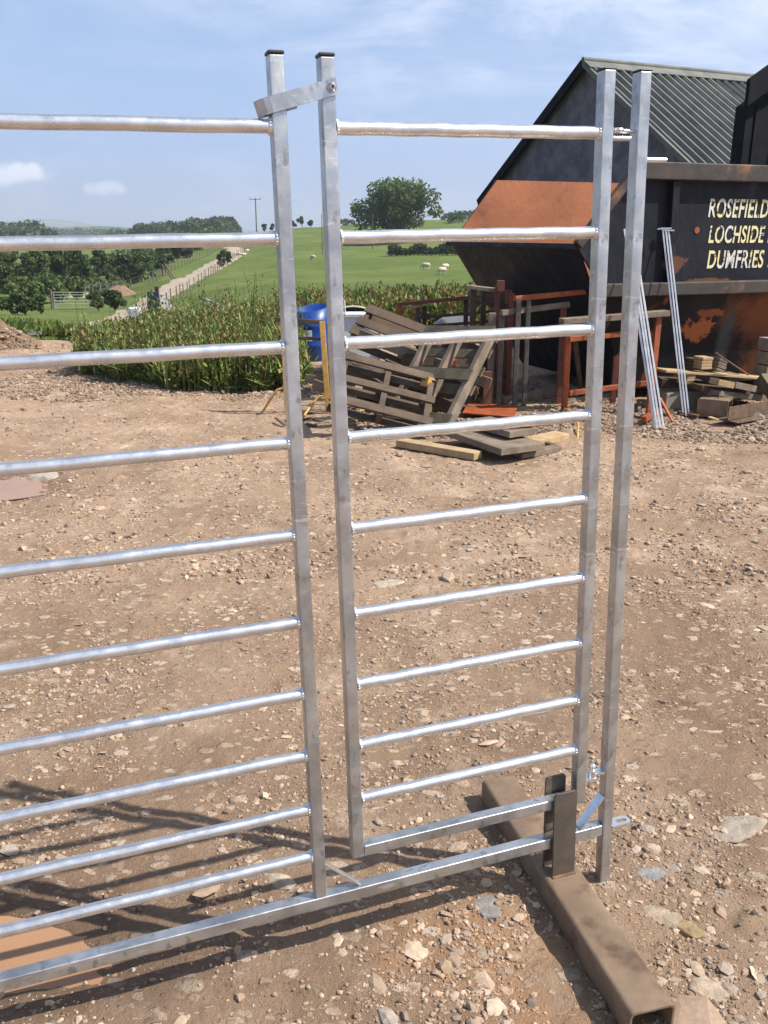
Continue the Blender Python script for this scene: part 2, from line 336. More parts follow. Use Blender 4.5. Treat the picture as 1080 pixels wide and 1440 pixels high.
def dirt_material():
    m = bpy.data.materials.new('yard_dirt'); m.use_nodes = True; t = m.node_tree; n = t.nodes; l = t.links; p = n['Principled BSDF']
    p.inputs['Specular IOR Level'].default_value = .25
    co = n.new('ShaderNodeTexCoord')
    def ns(s, d, lo, hi, rg=.6, dist=0, off=0):
        mp = n.new('ShaderNodeMapping'); l.new(co.outputs['Object'], mp.inputs[0]); mp.inputs['Location'].default_value = (off, off * .7, 0)
        x = n.new('ShaderNodeTexNoise'); l.new(mp.outputs[0], x.inputs['Vector']); x.inputs['Scale'].default_value = s; x.inputs['Detail'].default_value = d; x.inputs['Roughness'].default_value = rg; x.inputs['Distortion'].default_value = dist
        r = n.new('ShaderNodeMapRange'); r.interpolation_type = 'SMOOTHSTEP'; l.new(x.outputs[0], r.inputs[0]); r.inputs[1].default_value = lo; r.inputs[2].default_value = hi
        return r.outputs[0]
    def mix(a, b, f, k=1.0):
        x = n.new('ShaderNodeMix'); x.data_type = 'RGBA'
        if k != 1.0:
            mm = n.new('ShaderNodeMath'); mm.operation = 'MULTIPLY'; l.new(f, mm.inputs[0]); mm.inputs[1].default_value = k; f = mm.outputs[0]
        l.new(f, x.inputs[0])
        for i, v in ((6, a), (7, b)):
            if isinstance(v, tuple): x.inputs[i].default_value = (*v, 1)
            else: l.new(v, x.inputs[i])
        return x.outputs[2]
    c = mix((.455, .315, .215), (.32, .215, .143), ns(1.1, 8, .36, .64))
    c = mix(c, (.57, .425, .305), ns(2.3, 9, .50, .68, .65, .5, 4), .8)
    c = mix(c, (.20, .13, .085), ns(5.5, 8, .55, .70, .7, .3, 9), .7)
    c = mix(c, (.24, .155, .10), ns(.42, 5, .50, .66, .6, .6, 31), .6)
    c = mix(c, (.46, .25, .12), ns(.55, 6, .62, .70, .6, .4, 17), .6)
    # half buried pale stones
    vo = n.new('ShaderNodeTexVoronoi'); vo.inputs['Scale'].default_value = 11; vo.inputs['Randomness'].default_value = 1
    dm = n.new('ShaderNodeMapping'); l.new(co.outputs['Object'], dm.inputs[0]); dm.inputs['Scale'].default_value = (1, 1.5, 1)
    nz = n.new('ShaderNodeTexNoise'); l.new(dm.outputs[0], nz.inputs['Vector']); nz.inputs['Scale'].default_value = 18; nz.inputs['Detail'].default_value = 3
    va = n.new('ShaderNodeVectorMath'); va.operation = 'MULTIPLY_ADD'; l.new(nz.outputs['Color'], va.inputs[0]); va.inputs[1].default_value = (.06, .06, 0); l.new(dm.outputs[0], va.inputs[2])
    l.new(va.outputs[0], vo.inputs['Vector'])
    sx = n.new('ShaderNodeSeparateColor'); l.new(vo.outputs['Color'], sx.inputs[0])
    def rng(v, a, b, lo=0, hi=1):
        r = n.new('ShaderNodeMapRange'); r.interpolation_type = 'SMOOTHSTEP'; l.new(v, r.inputs[0]); r.inputs[1].default_value = a; r.inputs[2].default_value = b; r.inputs[3].default_value = lo; r.inputs[4].default_value = hi; return r.outputs[0]
    mul = lambda a, b: (lambda q: (l.new(a, q.inputs[0]), l.new(b, q.inputs[1]) if not isinstance(b, float) else setattr(q.inputs[1], 'default_value', b), q.outputs[0])[2])((lambda q: (setattr(q, 'operation', 'MULTIPLY'), q)[1])(n.new('ShaderNodeMath')))
    stone = mul(rng(vo.outputs['Distance'], .34, .24), rng(sx.outputs[0], .44, .52))
    sc_ = mix((.70, .56, .43), (.50, .39, .29), sx.outputs[1])
    c = mix(c, sc_, mul(stone, ns(14, 5, .3, .6, .6, 0, 3)))
    v2 = n.new('ShaderNodeTexVoronoi'); v2.inputs['Scale'].default_value = 42; l.new(va.outputs[0], v2.inputs['Vector'])
    s2 = n.new('ShaderNodeSeparateColor'); l.new(v2.outputs['Color'], s2.inputs[0])
    st2 = mul(mul(rng(v2.outputs['Distance'], .38, .28), rng(s2.outputs[0], .5, .6)), ns(1.7, 5, .34, .52, .6, 0, 23))
    v3 = n.new('ShaderNodeTexVoronoi'); v3.inputs['Scale'].default_value = 21; l.new(va.outputs[0], v3.inputs['Vector'])
    s3 = n.new('ShaderNodeSeparateColor'); l.new(v3.outputs['Color'], s3.inputs[0])
    st3 = mul(mul(rng(v3.outputs['Distance'], .36, .27), rng(s3.outputs[2], .40, .48)), ns(2.2, 6, .40, .6, .6, 0, 41))
    c = mix(c, mix((.70, .55, .42), (.42, .31, .22), s3.outputs[0]), st3, .95)
    c = mix(c, mix((.66, .51, .38), (.22, .15, .10), s2.outputs[1]), st2, .85)
    # damp dark margins round the puddles
    sx3 = n.new('ShaderNodeSeparateXYZ'); l.new(co.outputs['Object'], sx3.inputs[0])
    def m2(op, a, b):
        q = n.new('ShaderNodeMath'); q.operation = op
        for i, v in enumerate((a, b)):
            if isinstance(v, (int, float)): q.inputs[i].default_value = v
            else: l.new(v, q.inputs[i])
        return q.outputs[0]
    wob = ns(5, 5, 0, 1)
    for a_, b_, c_, d_ in PUD[:2]:
        q = m2('ADD', m2('POWER', m2('ABSOLUTE', m2('DIVIDE', m2('SUBTRACT', sx3.outputs[0], a_), c_), 0), 2.0), m2('POWER', m2('ABSOLUTE', m2('DIVIDE', m2('SUBTRACT', sx3.outputs[1], b_), d_), 0), 2.0))
        q = m2('ADD', q, m2('MULTIPLY', m2('SUBTRACT', wob, .5), 3.0))
        c = mix(c, (.17, .11, .072), rng(q, 4.5, 1.0), .75)
    l.new(c, p.inputs['Base Color']); p.inputs['Roughness'].default_value = .9
    add = lambda a, b: (lambda q: (l.new(a, q.inputs[0]), l.new(b, q.inputs[1]), q.outputs[0])[2])(n.new('ShaderNodeMath'))
    hgt = add(add(mul(stone, .9), mul(add(st2, st3), .5)), add(mul(ns(55, 8, 0, 1, .75), 1.3), mul(ns(190, 5, 0, 1, .7), .6)))
    b = n.new('ShaderNodeBump'); b.inputs['Strength'].default_value = 1; b.inputs['Distance'].default_value = .011; l.new(hgt, b.inputs['Height']); l.new(b.outputs[0], p.inputs['Normal'])
    return m
DIRT = dirt_material()
yard = npmesh('ground', np.stack([gx, gy, gz], -1).reshape(-1, 3), fq, DIRT, smooth=True); tag(yard, kind='structure')
WATER = mat('muddy_water', (.33, .19, .105), (.29, .165, .09), .05, 0, 3, spec=.5)
for i, (a, b, c, d) in enumerate(PUD[:2]):
    n_ = 40; m = MB().add([(a + 1.6 * c * math.cos(k * 2 * math.pi / n_), b + 1.6 * d * math.sin(k * 2 * math.pi / n_), -.021 - .012 * (i == 0)) for k in range(n_)], [tuple(range(n_))])
    tag(m.build('puddle', WATER, origin=(a, b, -.021 - .012 * (i == 0))), kind='structure')
# ------------------------------------------------------------------ stones
ico = np.array([(0, -.526, .851), (0, .526, .851), (0, -.526, -.851), (0, .526, -.851), (-.526, .851, 0), (.526, .851, 0), (-.526, -.851, 0), (.526, -.851, 0), (.851, 0, .526), (.851, 0, -.526), (-.851, 0, .526), (-.851, 0, -.526)])
icf = np.array([(0, 8, 1), (0, 1, 10), (0, 10, 6), (0, 6, 7), (0, 7, 8), (1, 8, 5), (1, 5, 4), (1, 4, 10), (2, 3, 9), (2, 9, 7), (2, 7, 6), (2, 6, 11), (2, 11, 3), (3, 11, 4), (3, 4, 5), (3, 5, 9), (4, 11, 10), (5, 8, 9), (6, 10, 11), (7, 9, 8)])
def stones(name, px, py, size, m=STONEM, flat=(.35, .8), sink=.3, pal=None, zf=gh, extra=0):
    n = len(px); jit = 1 + .28 * nr.uniform(-1, 1, (n, 12, 1)); v = ico[None] * jit
    sc_ = np.stack([nr.uniform(.7, 1.35, n), nr.uniform(.6, 1.0, n), nr.uniform(*flat, n)], -1)[:, None]
    v = v * sc_ * size[:, None, None]
    tx = nr.normal(0, .25, n)[:, None]; y, z = v[..., 1].copy(), v[..., 2].copy()
    v[..., 1] = y * np.cos(tx) - z * np.sin(tx); v[..., 2] = y * np.sin(tx) + z * np.cos(tx)
    a = nr.uniform(0, 6.28, n)[:, None]; x, y = v[..., 0].copy(), v[..., 1].copy()
    v[..., 0] = x * np.cos(a) - y * np.sin(a); v[..., 1] = x * np.sin(a) + y * np.cos(a)
    zz = zf(px, py)
    v += np.stack([px, py, zz + size * sc_[:, 0, 2] * (1 - 2 * sink) * .6 + extra], -1)[:, None]
    f = icf[None] + (np.arange(n) * 12)[:, None, None]
    pal = pal if pal is not None else np.array([(.42, .30, .205), (.38, .265, .18), (.31, .21, .14), (.28, .215, .165), (.33, .265, .21), (.47, .355, .26), (.21, .14, .095)])
    c = pal[nr.integers(0, len(pal), n)] * nr.uniform(.75, 1.2, (n, 1)); c = np.repeat(c, 12, 0)
    return npmesh(name, v.reshape(-1, 3), f.reshape(-1, 3), m, c)
def scatter(n, y0, y1, clump=.5, spread=.56, pw=1.6):
    y = y0 + (y1 - y0) * nr.uniform(0, 1, n) ** pw; x = nr.uniform(-spread, spread, n) * (y + .35)
    k = pn(x / .45, y / .45, 31) + .6 * pn(x / .15, y / .15, 32); keep = nr.uniform(-.55, .55, n) < k * clump * 2
    keep &= ~((x < .25) & (y < 1.82 + .1 * pn(x / .2, y / .2, 77)) & (nr.uniform(0, 1, n) < .62 * sm(x, .25, -.2)))
    for a, b, c, d in PUD[:2]: keep &= ((x - a) / c) ** 2 + ((y - b) / d) ** 2 > .9
    return x[keep], y[keep]
x1, y1 = scatter(110000, 1.0, 5.5, .9); s1 = np.exp(nr.normal(math.log(.0030), .52, len(x1)))
x2, y2 = scatter(2900, 1.0, 6.5, .7); s2 = np.exp(nr.normal(math.log(.0066), .42, len(x2)))
x3, y3 = scatter(34000, 4, 14.5, .9, .52, 1.3); s3 = np.exp(nr.normal(math.log(.0075), .5, len(x3)))
px_ = np.concatenate([x1, x2, x3]); py_ = np.concatenate([y1, y2, y3]); ss_ = np.concatenate([s1, s2, s3])
tag(stones('gravel', px_, py_, ss_), 'loose brown and tan gravel strewn over the dirt yard', 'gravel', kind='stuff')
xf, yf = scatter(3000, 1.15, 9, .8, .5); sf = np.exp(nr.normal(math.log(.0125), .42, len(xf)))
tag(stones('flat_stones', xf, yf, sf, flat=(.14, .3), sink=.42, pal=np.array([(.43, .32, .23), (.39, .285, .20), (.34, .245, .175), (.47, .365, .27), (.29, .205, .145), (.36, .29, .235)])),
    'pale flat stones half buried in the dirt of the yard', 'stones', kind='stuff')
# coarse stony bank in front of the weeds, and beside the scrap
nb = 26000; bx = nr.uniform(-4.4, 3.6, nb); by = np.where(bx < -.4, nr.uniform(9.0, 11.3, nb), nr.uniform(7.2, 9.4, nb)) + .4 * pn(bx / 1.2, bx * 0, 3)
sb = np.exp(nr.normal(math.log(.0115), .45, nb)); kb = pn(bx / .4, by / .4, 8) > -.25
tag(stones('rubble', bx[kb], by[kb], sb[kb], pal=np.array([(.27, .19, .13), (.20, .14, .10), (.34, .25, .18), (.16, .115, .085), (.38, .30, .23)])),
    'coarse brown rubble strewn along the foot of the weeds and the scrap', 'rubble', kind='stuff')
def rock(px, py, r, col, label, fl=.5, pz=0.0):
    import bmesh
    p = PZ(px, py); b = bmesh.new(); sx, sy = rnd.uniform(.95, 1.35), rnd.uniform(.6, .9); an = rnd.uniform(0, 3)
    for k in range(26):
        t = rnd.uniform(0, 6.283); z = rnd.uniform(-1, 1); w = (1 - abs(z) ** 3) ** .5 * rnd.uniform(.78, 1.05)
        x, y = math.cos(t) * w * sx * r, math.sin(t) * w * sy * r
        b.verts.new((x * math.cos(an) - y * math.sin(an), x * math.sin(an) + y * math.cos(an), z * fl * r * (.8 + .35 * rnd.random())))
    bmesh.ops.convex_hull(b, input=b.verts); bmesh.ops.delete(b, geom=[v for v in b.verts if not v.link_faces], context='VERTS')
    bmesh.ops.bevel(b, geom=b.edges[:], offset=r * .035, segments=1, affect='EDGES')
    me = bpy.data.meshes.new('rock'); b.to_mesh(me); b.free()
    me.materials.append(mat('rock_%s' % '_'.join(str(int(c * 100)) for c in col), tuple(c * .9 for c in col), tuple(c * .62 for c in col), .92, 0, 30, bump=.8, bscale=60, bdist=.006))
    o = bpy.data.objects.new('rock', me); COL.objects.link(o); o.location = (p.x, p.y, float(gh(p.x, p.y)) - r * fl * .15)
    o.rotation_euler = (rnd.uniform(-.12, .12), rnd.uniform(-.12, .12), 0); tag(o, label, 'rock')
rock(893, 1167, .017, (.10, .075, .06), 'small dark brown stone just past the slotted lug of the gate', .8)
rock(687, 1277, .045, (.30, .27, .25), 'flat grey slab stone below the lower gate rail left of the steel beam', .22)
rock(1040, 1166, .075, (.42, .35, .28), 'large flat pinkish slab at the right edge beyond the lug', .16)
rock(915, 1232, .04, (.33, .31, .30), 'pale grey flat stone right of the foot of the hinge post', .2)
rock(930, 1290, .055, (.46, .37, .26), 'long pale buff stone right of the steel beam', .2)
rock(965, 1310, .04, (.40, .29, .15), 'ochre stone beside the pale buff stone right of the beam', .3)
rock(1000, 1395, .05, (.48, .38, .28), 'broad pale stone close to the open end of the beam', .22)
rock(545, 1428, .03, (.42, .36, .30), 'fist sized pale stone low in the middle foreground', .5)
rock(900, 1400, .03, (.36, .30, .24), 'grey brown stone in the shadow of the beam near its open end', .6)
rock(545, 820, .09, (.50, .42, .32), 'wide flat pale stone seen through the wicket behind its fifth rail', .14)
rock(1062, 590, .11, (.30, .26, .21), 'angular pale stone lying by the rusty channel at the right edge', .45)
rock(62, 668, .12, (.48, .41, .34), 'pale jagged stone lying by the far puddle at the left', .35)
rock(390, 1235, .05, (.50, .41, .31), 'pale stone in the gate shadow left of the gate post foot', .25)
# ------------------------------------------------------------------ the gates
GX = Vector((.94406839, .3293083, .01705623)); GZ = Vector((-.02592749, .02256602, .9994091)); GY = GZ.cross(GX)
GM = Matrix((GX, GY, GZ)).transposed()
GO = PZ(844.5, 1247, 0.0)
D = .029; TOP = 1.911
RAILZ = [1.795, 1.607, 1.413, 1.230, 1.043, .857, .695, .549, .416]
def dz(z): return z - .0145 * (1.6 - z) / 2.0
gate = empty('sheep_gate', GO, 'galvanised steel gate with ten round rails and a tall hinge post, holding the small wicket', 'gate', M=GM)
def sqpost(name, x0, x1, z0, z1, root, hollow=True):
    m = MB(); m.box(((x0 + x1) / 2, D / 2, (z0 + z1) / 2), ((x1 - x0) / 2, D / 2, (z1 - z0) / 2)); return m.build(name, GALV, root, local=True, bevel=.0032)
def cap(x0, x1, z, root, h=.006):
    m = MB(); m.box(((x0 + x1) / 2, D / 2, z + h / 2), ((x1 - x0) / 2 + .001, D / 2 + .001, h / 2)); m.build('end_cap', CAPM, root, local=True, bevel=.002)
def rail(x0, x1, z, root, r=.0122, weld=(True, True)):
    m = MB(); n = 40 if x1 - x0 > 1.5 else 18
    m.tube([(x0 + (x1 - x0) * k / n, .0145, z + .0006 * math.sin(k * 1.7 + z * 9)) for k in range(n + 1)], r, 20)
    for x, w, d in ((x0, weld[0], 1), (x1, weld[1], -1)):
        if w:
            m.tube([(x, .0145, z), (x + d * .003, .0145, z), (x + d * .007, .0145, z)], r, 20, rs=[r * 1.26, r * 1.14, r * 1.0])
            for k in range(14):
                a = k * .4488; m.ball((x + d * .003, .0145 + r * 1.06 * math.cos(a), z + r * 1.06 * math.sin(a)), rnd.uniform(.0016, .0026), 6, 4)
    m.build('rail', GALVR, root, local=True)
XL = -3.3
wl = (-.656, -.629); wr_ = (-.082, -.055); gp = (-.747, -.720); rp = (0, .027)
sqpost('hinge_post', *rp, 0, TOP, gate); sqpost('latch_post', *gp, .1835, TOP, gate); sqpost('end_post', XL, XL + .027, .1835, TOP, gate)
cap(*gp, TOP, gate); cap(*rp, TOP, gate, .003)
m = MB(); m.box(((XL - .002) / 2, D / 2, .168), (-(XL + .002) / 2, D / 2, .0148)); m.build('bottom_rail', GALV, gate, local=True, bevel=.003)
for z in RAILZ + [.297]: rail(XL + .027, gp[0], dz(z), gate)
def ribbon(pts, w, t, widthdir=(0, 1, 0)):            # flat bar swept along pts
    m = MB(); pts = [Vector(p) for p in pts]; wd = Vector(widthdir).normalized(); vs = []; n = len(pts)
    for i, p in enumerate(pts):
        d = (pts[min(i + 1, n - 1)] - pts[max(i - 1, 0)]).normalized(); u = d.cross(wd).normalized()
        for a, b in ((-1, -1), (1, -1), (1, 1), (-1, 1)): vs.append(p + wd * a * w / 2 + u * b * t / 2)
    fs = []
    for i in range(n - 1):
        for k in range(4): fs.append((i * 4 + k, i * 4 + (k + 1) % 4, (i + 1) * 4 + (k + 1) % 4, (i + 1) * 4 + k))
    fs += [(3, 2, 1, 0), tuple(4 * (n - 1) + k for k in range(4))]
    return m.add(vs, fs)
ribbon([(0.0, .0145, .262), (-.062, .0145, .186)], .026, .004).build('corner_brace', GALVR, gate, local=True, bevel=.001)
ribbon([(gp[1], .0145, .262), (-.640, .0145, .185)], .015, .005).build('corner_brace', GALVR, gate, local=True, bevel=.001)
# slotted lug right of the hinge post
m = MB(); zl = .170
outer = [(.027, -.002), (.070, -.002)] + [(.070 + .0165 * math.cos(a), .0145 + .0165 * math.sin(a)) for a in [R(q) for q in range(-75, 80, 25)]] + [(.070, .031), (.027, .031)]
inner = [(.045, .008)] * 1
k = []
slot = [(.048, .0085), (.071, .0085)] + [(.071 + .006 * math.cos(a), .0145 + .006 * math.sin(a)) for a in [R(q) for q in range(-75, 80, 25)]] + [(.071, .0205), (.048, .0205)]
vs = [(x, y, z) for z in (zl - .0025, zl + .0025) for x, y in outer + slot]; no = len(outer); nt_ = 2 * no; fs = []
for i in range(no):
    j = (i + 1) % no
    fs += [(i, no + i, no + j, j), (nt_ + i, nt_ + j, nt_ + no + j, nt_ + no + i), (i, j, nt_ + j, nt_ + i), (no + i, nt_ + no + i, nt_ + no + j, no + j)]
m.add(vs, fs); m.build('slotted_lug', GALVR, gate, local=True)
# upper hinge of the frame (eye), stub, lower lug
m = MB(); m.tube([(0, .0145, 1.801), (-.030, .0145, 1.801)], .0045, 10)
m.tube([(-.037 + .0085 * math.cos(a), .0145 + .0085 * math.sin(a), 1.802) for a in [2 * math.pi * q / 16 for q in range(17)]], .0048, 8, caps=False)
m.build('hinge_eye', GALVR, gate, local=True)
m = MB(); m.tube([(.027, .012, 1.747), (.032, .012, 1.747)], .008, 12, rs=[.0085, .0065]); m.tube([(.030, .012, 1.747), (.079, .012, 1.747)], .0052, 14); m.build('stub_pin', GALVR, gate, local=True)
m = MB(); m.bar((-.030, .0145, .331), (0, .0145, .331), .022, .006); m.tube([(-.030, .0145, .322), (-.030, .0145, .340)], .011, 14); m.build('hinge_plate', GALVR, gate, local=True)
# wicket
wk = empty('wicket_gate', GO + GX * wr_[0], 'small galvanised wicket gate with nine round rails and a latch strap, inside the larger gate', 'gate', M=GM)
o0 = wr_[0]
def wsh(t): return (t[0] - o0, t[1] - o0)
sqpost('hinge_stile', *wsh(wr_), .263, TOP, wk); sqpost('latch_stile', *wsh(wl), .263, TOP, wk); cap(*wsh(wl), TOP, wk); cap(*wsh(wr_), TOP, wk, .003)
m = MB(); m.box(((wl[1] + wr_[0]) / 2 - o0, D / 2, .2765), ((wr_[0] - wl[1]) / 2, D / 2 - .0008, .0135)); m.build('bottom_rail', GALV, wk, local=True, bevel=.003)
for z in RAILZ: rail(wl[1] - o0, wr_[0] - o0, dz(z), wk)
m = MB(); m.tube([(wr_[1] - o0, .012, 1.787), (wr_[1] - o0 + .005, .012, 1.787)], .008, 12, rs=[.0085, .006]); m.tube([(wr_[1] - o0, .012, 1.787), (-.010 - o0, .012, 1.787)], .005, 12)
m.build('hinge_pin', GALVR, wk, local=True)
m = MB(); m.bar((wr_[1] - o0, .0145, .319), (-.018 - o0, .0145, .319), .024, .006); m.tube([(-.030 - o0, .0145, .310), (-.030 - o0, .0145, .352)], .0065, 12); m.ball((-.030 - o0, .0145, .349), .0095, 8, 5); m.build('hinge_bolt', GALVR, wk, local=True)
aa = R(15.5); d_ = Vector((-math.cos(aa), 0, -math.sin(aa))); w_ = Vector((-math.sin(aa), 0, math.cos(aa)))
base = Vector((-.627 - o0, -.0035, 1.863))
pth = [base, base + d_ * .04, base + d_ * .09, base + d_ * .125]
for q in range(1, 8):
    a = q * R(26); pth.append(base + d_ * (.125 + .022 * math.sin(a)) + Vector((0, .022 * (1 - math.cos(a)), 0)))
pth += [base + d_ * .10 + Vector((0, .044, 0)), base + d_ * .07 + Vector((0, .044, 0))]
st = ribbon(pth, .027, .004, w_).build('latch_strap', GALV, wk, local=True)
bc = base + d_ * .012 + w_ * .0
m = MB(); m.tube([bc + Vector((0, -.002, 0)), bc + Vector((0, -.0045, 0))], .009, 20); m.tube([bc + Vector((0, -.004, 0)), bc + Vector((0, -.008, 0)), bc + Vector((0, -.0105, 0))], .008, 20, rs=[.0082, .0072, .0045])
bo = m.build('bolt', BOLT, wk, local=True); m = MB(); m.tube([bc + Vector((0, -.0104, 0)), bc + Vector((0, -.0112, 0))], .0032, 6); m.build('socket', CAPM, bo, local=True)
# ------------------------------------------------------------------ stand
HB = .075
nl, nrt = PZ(887, 1432, HB), PZ(950, 1407, HB); fl_, fr = PZ(665, 1105, HB), PZ(737, 1083, HB)
ax = ((fl_ + fr) / 2 - (nl + nrt) / 2); LEN = ax.length; ax.normalize(); sd = ax.cross(Vector((0, 0, 1))).normalized()
stand = empty('gate_stand', (nl + nrt) / 2 - Vector((0, 0, HB)), 'rusty steel box beam with two upright flat plates clasping the bottom of the gate', 'stand')
WB = .104; c0 = (nl + nrt) / 2; c0.z = 0; T = .005; rr = .012
def rbox(w, h, r_, n=5):
    pts = []
    for cx, cy, a0 in ((w / 2 - r_, h / 2 - r_, 0), (-w / 2 + r_, h / 2 - r_, 90), (-w / 2 + r_, -h / 2 + r_, 180), (w / 2 - r_, -h / 2 + r_, 270)):
        for k in range(n): a = R(a0 + 90 * k / (n - 1)); pts.append((cx + r_ * math.cos(a), cy + r_ * math.sin(a)))
    return pts
po = rbox(WB, HB, rr); pi = rbox(WB - 2 * T, HB - 2 * T, rr - T + .001); k = len(po); ups = Vector((0, 0, 1))
rings = []
for t, pr in ((0, po), (0, pi), (LEN, pi), (LEN, po)): rings.append([c0 + ax * t + sd * x + ups * (y + HB / 2) for x, y in pr])
m = MB(); vs = [v for g in rings for v in g]; fs = []
for a, b in ((0, 1), (1, 2), (2, 3), (3, 0)):
    for i in range(k): fs.append((a * k + i, a * k + (i + 1) % k, b * k + (i + 1) % k, b * k + i))
m.add(vs, fs, False); bo = m.build('beam', BEAM, stand)
tl = bo.data; tl.polygons.foreach_set('use_smooth', [True] * len(tl.polygons)); mm = bo.modifiers.new('e', 'EDGE_SPLIT'); mm.split_angle = R(40)
def gw(x, y, z): return GO + GX * x + GY * y + GZ * z
for y, zt, x0, x1 in ((-.008, .312, -.148, -.086), (D + .008, .332, -.148, -.092)):
    m = MB(); zb = .0755
    ch = .006
    m.poly([gw(x0, y - .003, zb), gw(x1, y - .003, zb), gw(x1, y - .003, zt - ch), gw(x1 - ch, y - .003, zt), gw(x0 + ch, y - .003, zt), gw(x0, y - .003, zt - ch)], .006, GY)
    m.build('upright_plate', PLATE, stand, bevel=.0008)
m = MB(); m.box(gw(-.117, -.013, .078), (.033, .004, .003), (GX, GY, GZ)); m.build('weld_bead', RUST, stand, bevel=.002)
# ------------------------------------------------------------------ terrain beyond the yard
def zy(py, Y): r = ray(540, py); return EYE + r.z * (Y / r.y)
PROF = [(-500, [(13, 482), (20, 470), (35, 455), (65, 430), (110, 405), (200, 375), (330, 350), (600, 336)]),
        (0, [(14, 480), (20, 470), (35, 455), (65, 430), (110, 405), (200, 375), (330, 350), (600, 336)]),
        (150, [(14, 479), (22, 469), (42, 455), (65, 435), (95, 412), (130, 390), (200, 366), (350, 346), (650, 334)]),
        (250, [(14, 477), (30, 455), (55, 430), (80, 408), (112, 385), (150, 366), (210, 351), (330, 339), (600, 334)]),
        (330, [(14, 475), (28, 445), (50, 420), (85, 395), (130, 372), (165, 357), (220, 341), (290, 329), (450, 331)]),
        (430, [(14, 475), (28, 436), (50, 412), (90, 386), (130, 361), (200, 336), (270, 320), (420, 326)]),
        (600, [(16.5, 462), (27, 435), (50, 411), (88, 386), (128, 360), (180, 338), (265, 309), (450, 318)]),
        (740, [(17, 460), (27, 435), (50, 408), (88, 383), (128, 357), (180, 335), (265, 303), (450, 316)]),
        (1500, [(24, 420), (27, 418), (50, 400), (88, 378), (128, 355), (180, 335), (265, 305), (450, 318)])]
LG = np.linspace(math.log(8), math.log(7500), 300)
tabs = []
for px, pr in PROF:
    Ys = [p[0] for p in pr]; zs = [zy(p[1], p[0]) for p in pr]
    zs[0] = min(zs[0], .03) if px < 700 else zs[0]
    Ys = [8, Ys[0] - .6] + Ys + [1000, 2200, 7500]; zs = [-.5, -.12] + zs + [zy(330.5, 1000) - 4, zy(330, 2200) - 2, 0]
    z = np.interp(LG, np.log(Ys), zs); kk = np.hanning(9); kk /= kk.sum()
    zz = np.convolve(np.pad(z, 4, 'edge'), kk, 'valid'); w = sm(np.exp(LG), 16, 30); tabs.append(z * (1 - w) + zz * w)
tabs = np.array(tabs); UC = np.array([(p[0] - 540) / 1307 for p in PROF])
def tz(x, y):
    x = np.asarray(x, float); y = np.maximum(np.asarray(y, float), 8.01)
    u = np.clip(x / y, UC[0], UC[-1]); lg = np.clip(np.log(y), LG[0], LG[-1])
    i = np.clip(np.searchsorted(UC, u) - 1, 0, len(UC) - 2); t = (u - UC[i]) / (UC[i + 1] - UC[i]); t = t * t * (3 - 2 * t)
    q = (lg - LG[0]) / (LG[1] - LG[0]); j = np.clip(q.astype(int), 0, len(LG) - 2); f = q - j
    v = lambda a: tabs[a, j] * (1 - f) + tabs[a, j + 1] * f
    z = v(i) * (1 - t) + v(i + 1) * t
    sc_ = sm(y, 15, 60)
    z = z + sc_ * (.25 * pn(x / 9, y / 9, 41) + .6 * pn(x / 31, y / 31, 42) * sm(y, 60, 200)) + .06 * pn(x / 1.1, y / 1.1, 43)
    return z - .4 * sm(yb(x) - y, -.3, 1.2)
uu = np.concatenate([np.linspace(-1.8, -.5, 40), np.linspace(-.49, .5, 330), np.linspace(.52, 1.8, 36)])
yy_ = np.exp(np.linspace(math.log(9), math.log(7000), 420))
U, YY = np.meshgrid(uu, yy_); XX = U * YY; ZZ = tz(XX, YY)
ni, nj = XX.shape; idx = np.arange(ni * nj).reshape(ni, nj)
fq = np.stack([idx[:-1, :-1], idx[:-1, 1:], idx[1:, 1:], idx[1:, :-1]], -1).reshape(-1, 4)
GRASS = mat('field_grass', (.095, .135, .032), (.13, .165, .048), .95, 0, .05, c3=(.085, .105, .036), s3=(.5, .68), scale3=.35, bump=.8, bscale=5, bdist=.12, detail=9, spec=.1, lo=.4, hi=.6)
fld = npmesh('field', np.stack([XX, YY, ZZ], -1).reshape(-1, 3), fq, GRASS, smooth=True); tag(fld, kind='structure')
def drape(name, pts, m, lift=.05, step=.8, kind='structure', rough=0):
    P = [(p[0], p[1], p[2]) for p in pts]; vs = []; fs = []; s = []
    for a, b in zip(P[:-1], P[1:]):
        n = max(2, int(math.dist(a[:2], b[:2]) / step))
        s += [tuple(a[i] + (b[i] - a[i]) * k / n for i in range(3)) for k in range(n)]
    s.append(P[-1]); s = np.array(s)
    for _ in range(3): s[1:-1] = (s[:-2] + 2 * s[1:-1] + s[2:]) / 4
    dd = np.gradient(s[:, :2], axis=0); dd /= np.linalg.norm(dd, axis=1)[:, None]; nn = np.stack([-dd[:, 1], dd[:, 0]], 1); NW = 7
    for i, p in enumerate(s):
        for k in range(NW):
            o = (k / (NW - 1) - .5) * p[2] * (1 + (.10 * math.sin(i * .7 + k) if k in (0, NW - 1) else 0))
            x, y = p[0] + nn[i, 0] * o, p[1] + nn[i, 1] * o
            vs.append((x, y, max(float(tz(x, y)), float(gh(x, y)) if y < 20 else -99) + lift * (1 - .8 * abs(k / (NW - 1) - .5) * 2)))
    for i in range(len(s) - 1):
        for k in range(NW - 1): a = i * NW + k; fs.append((a, a + 1, a + NW + 1, a + NW))
    mb = MB().add(vs, fs, True); o = mb.build(name, m, origin=(s[0, 0], s[0, 1], 0)); return tag(o, kind=kind) if kind else o
TRK = mat('track_gravel', (.36, .30, .23), (.27, .22, .16), .95, 0, .7, c3=(.16, .17, .07), s3=(.60, .72), scale3=.5, bump=.5, bscale=8, bdist=.05)
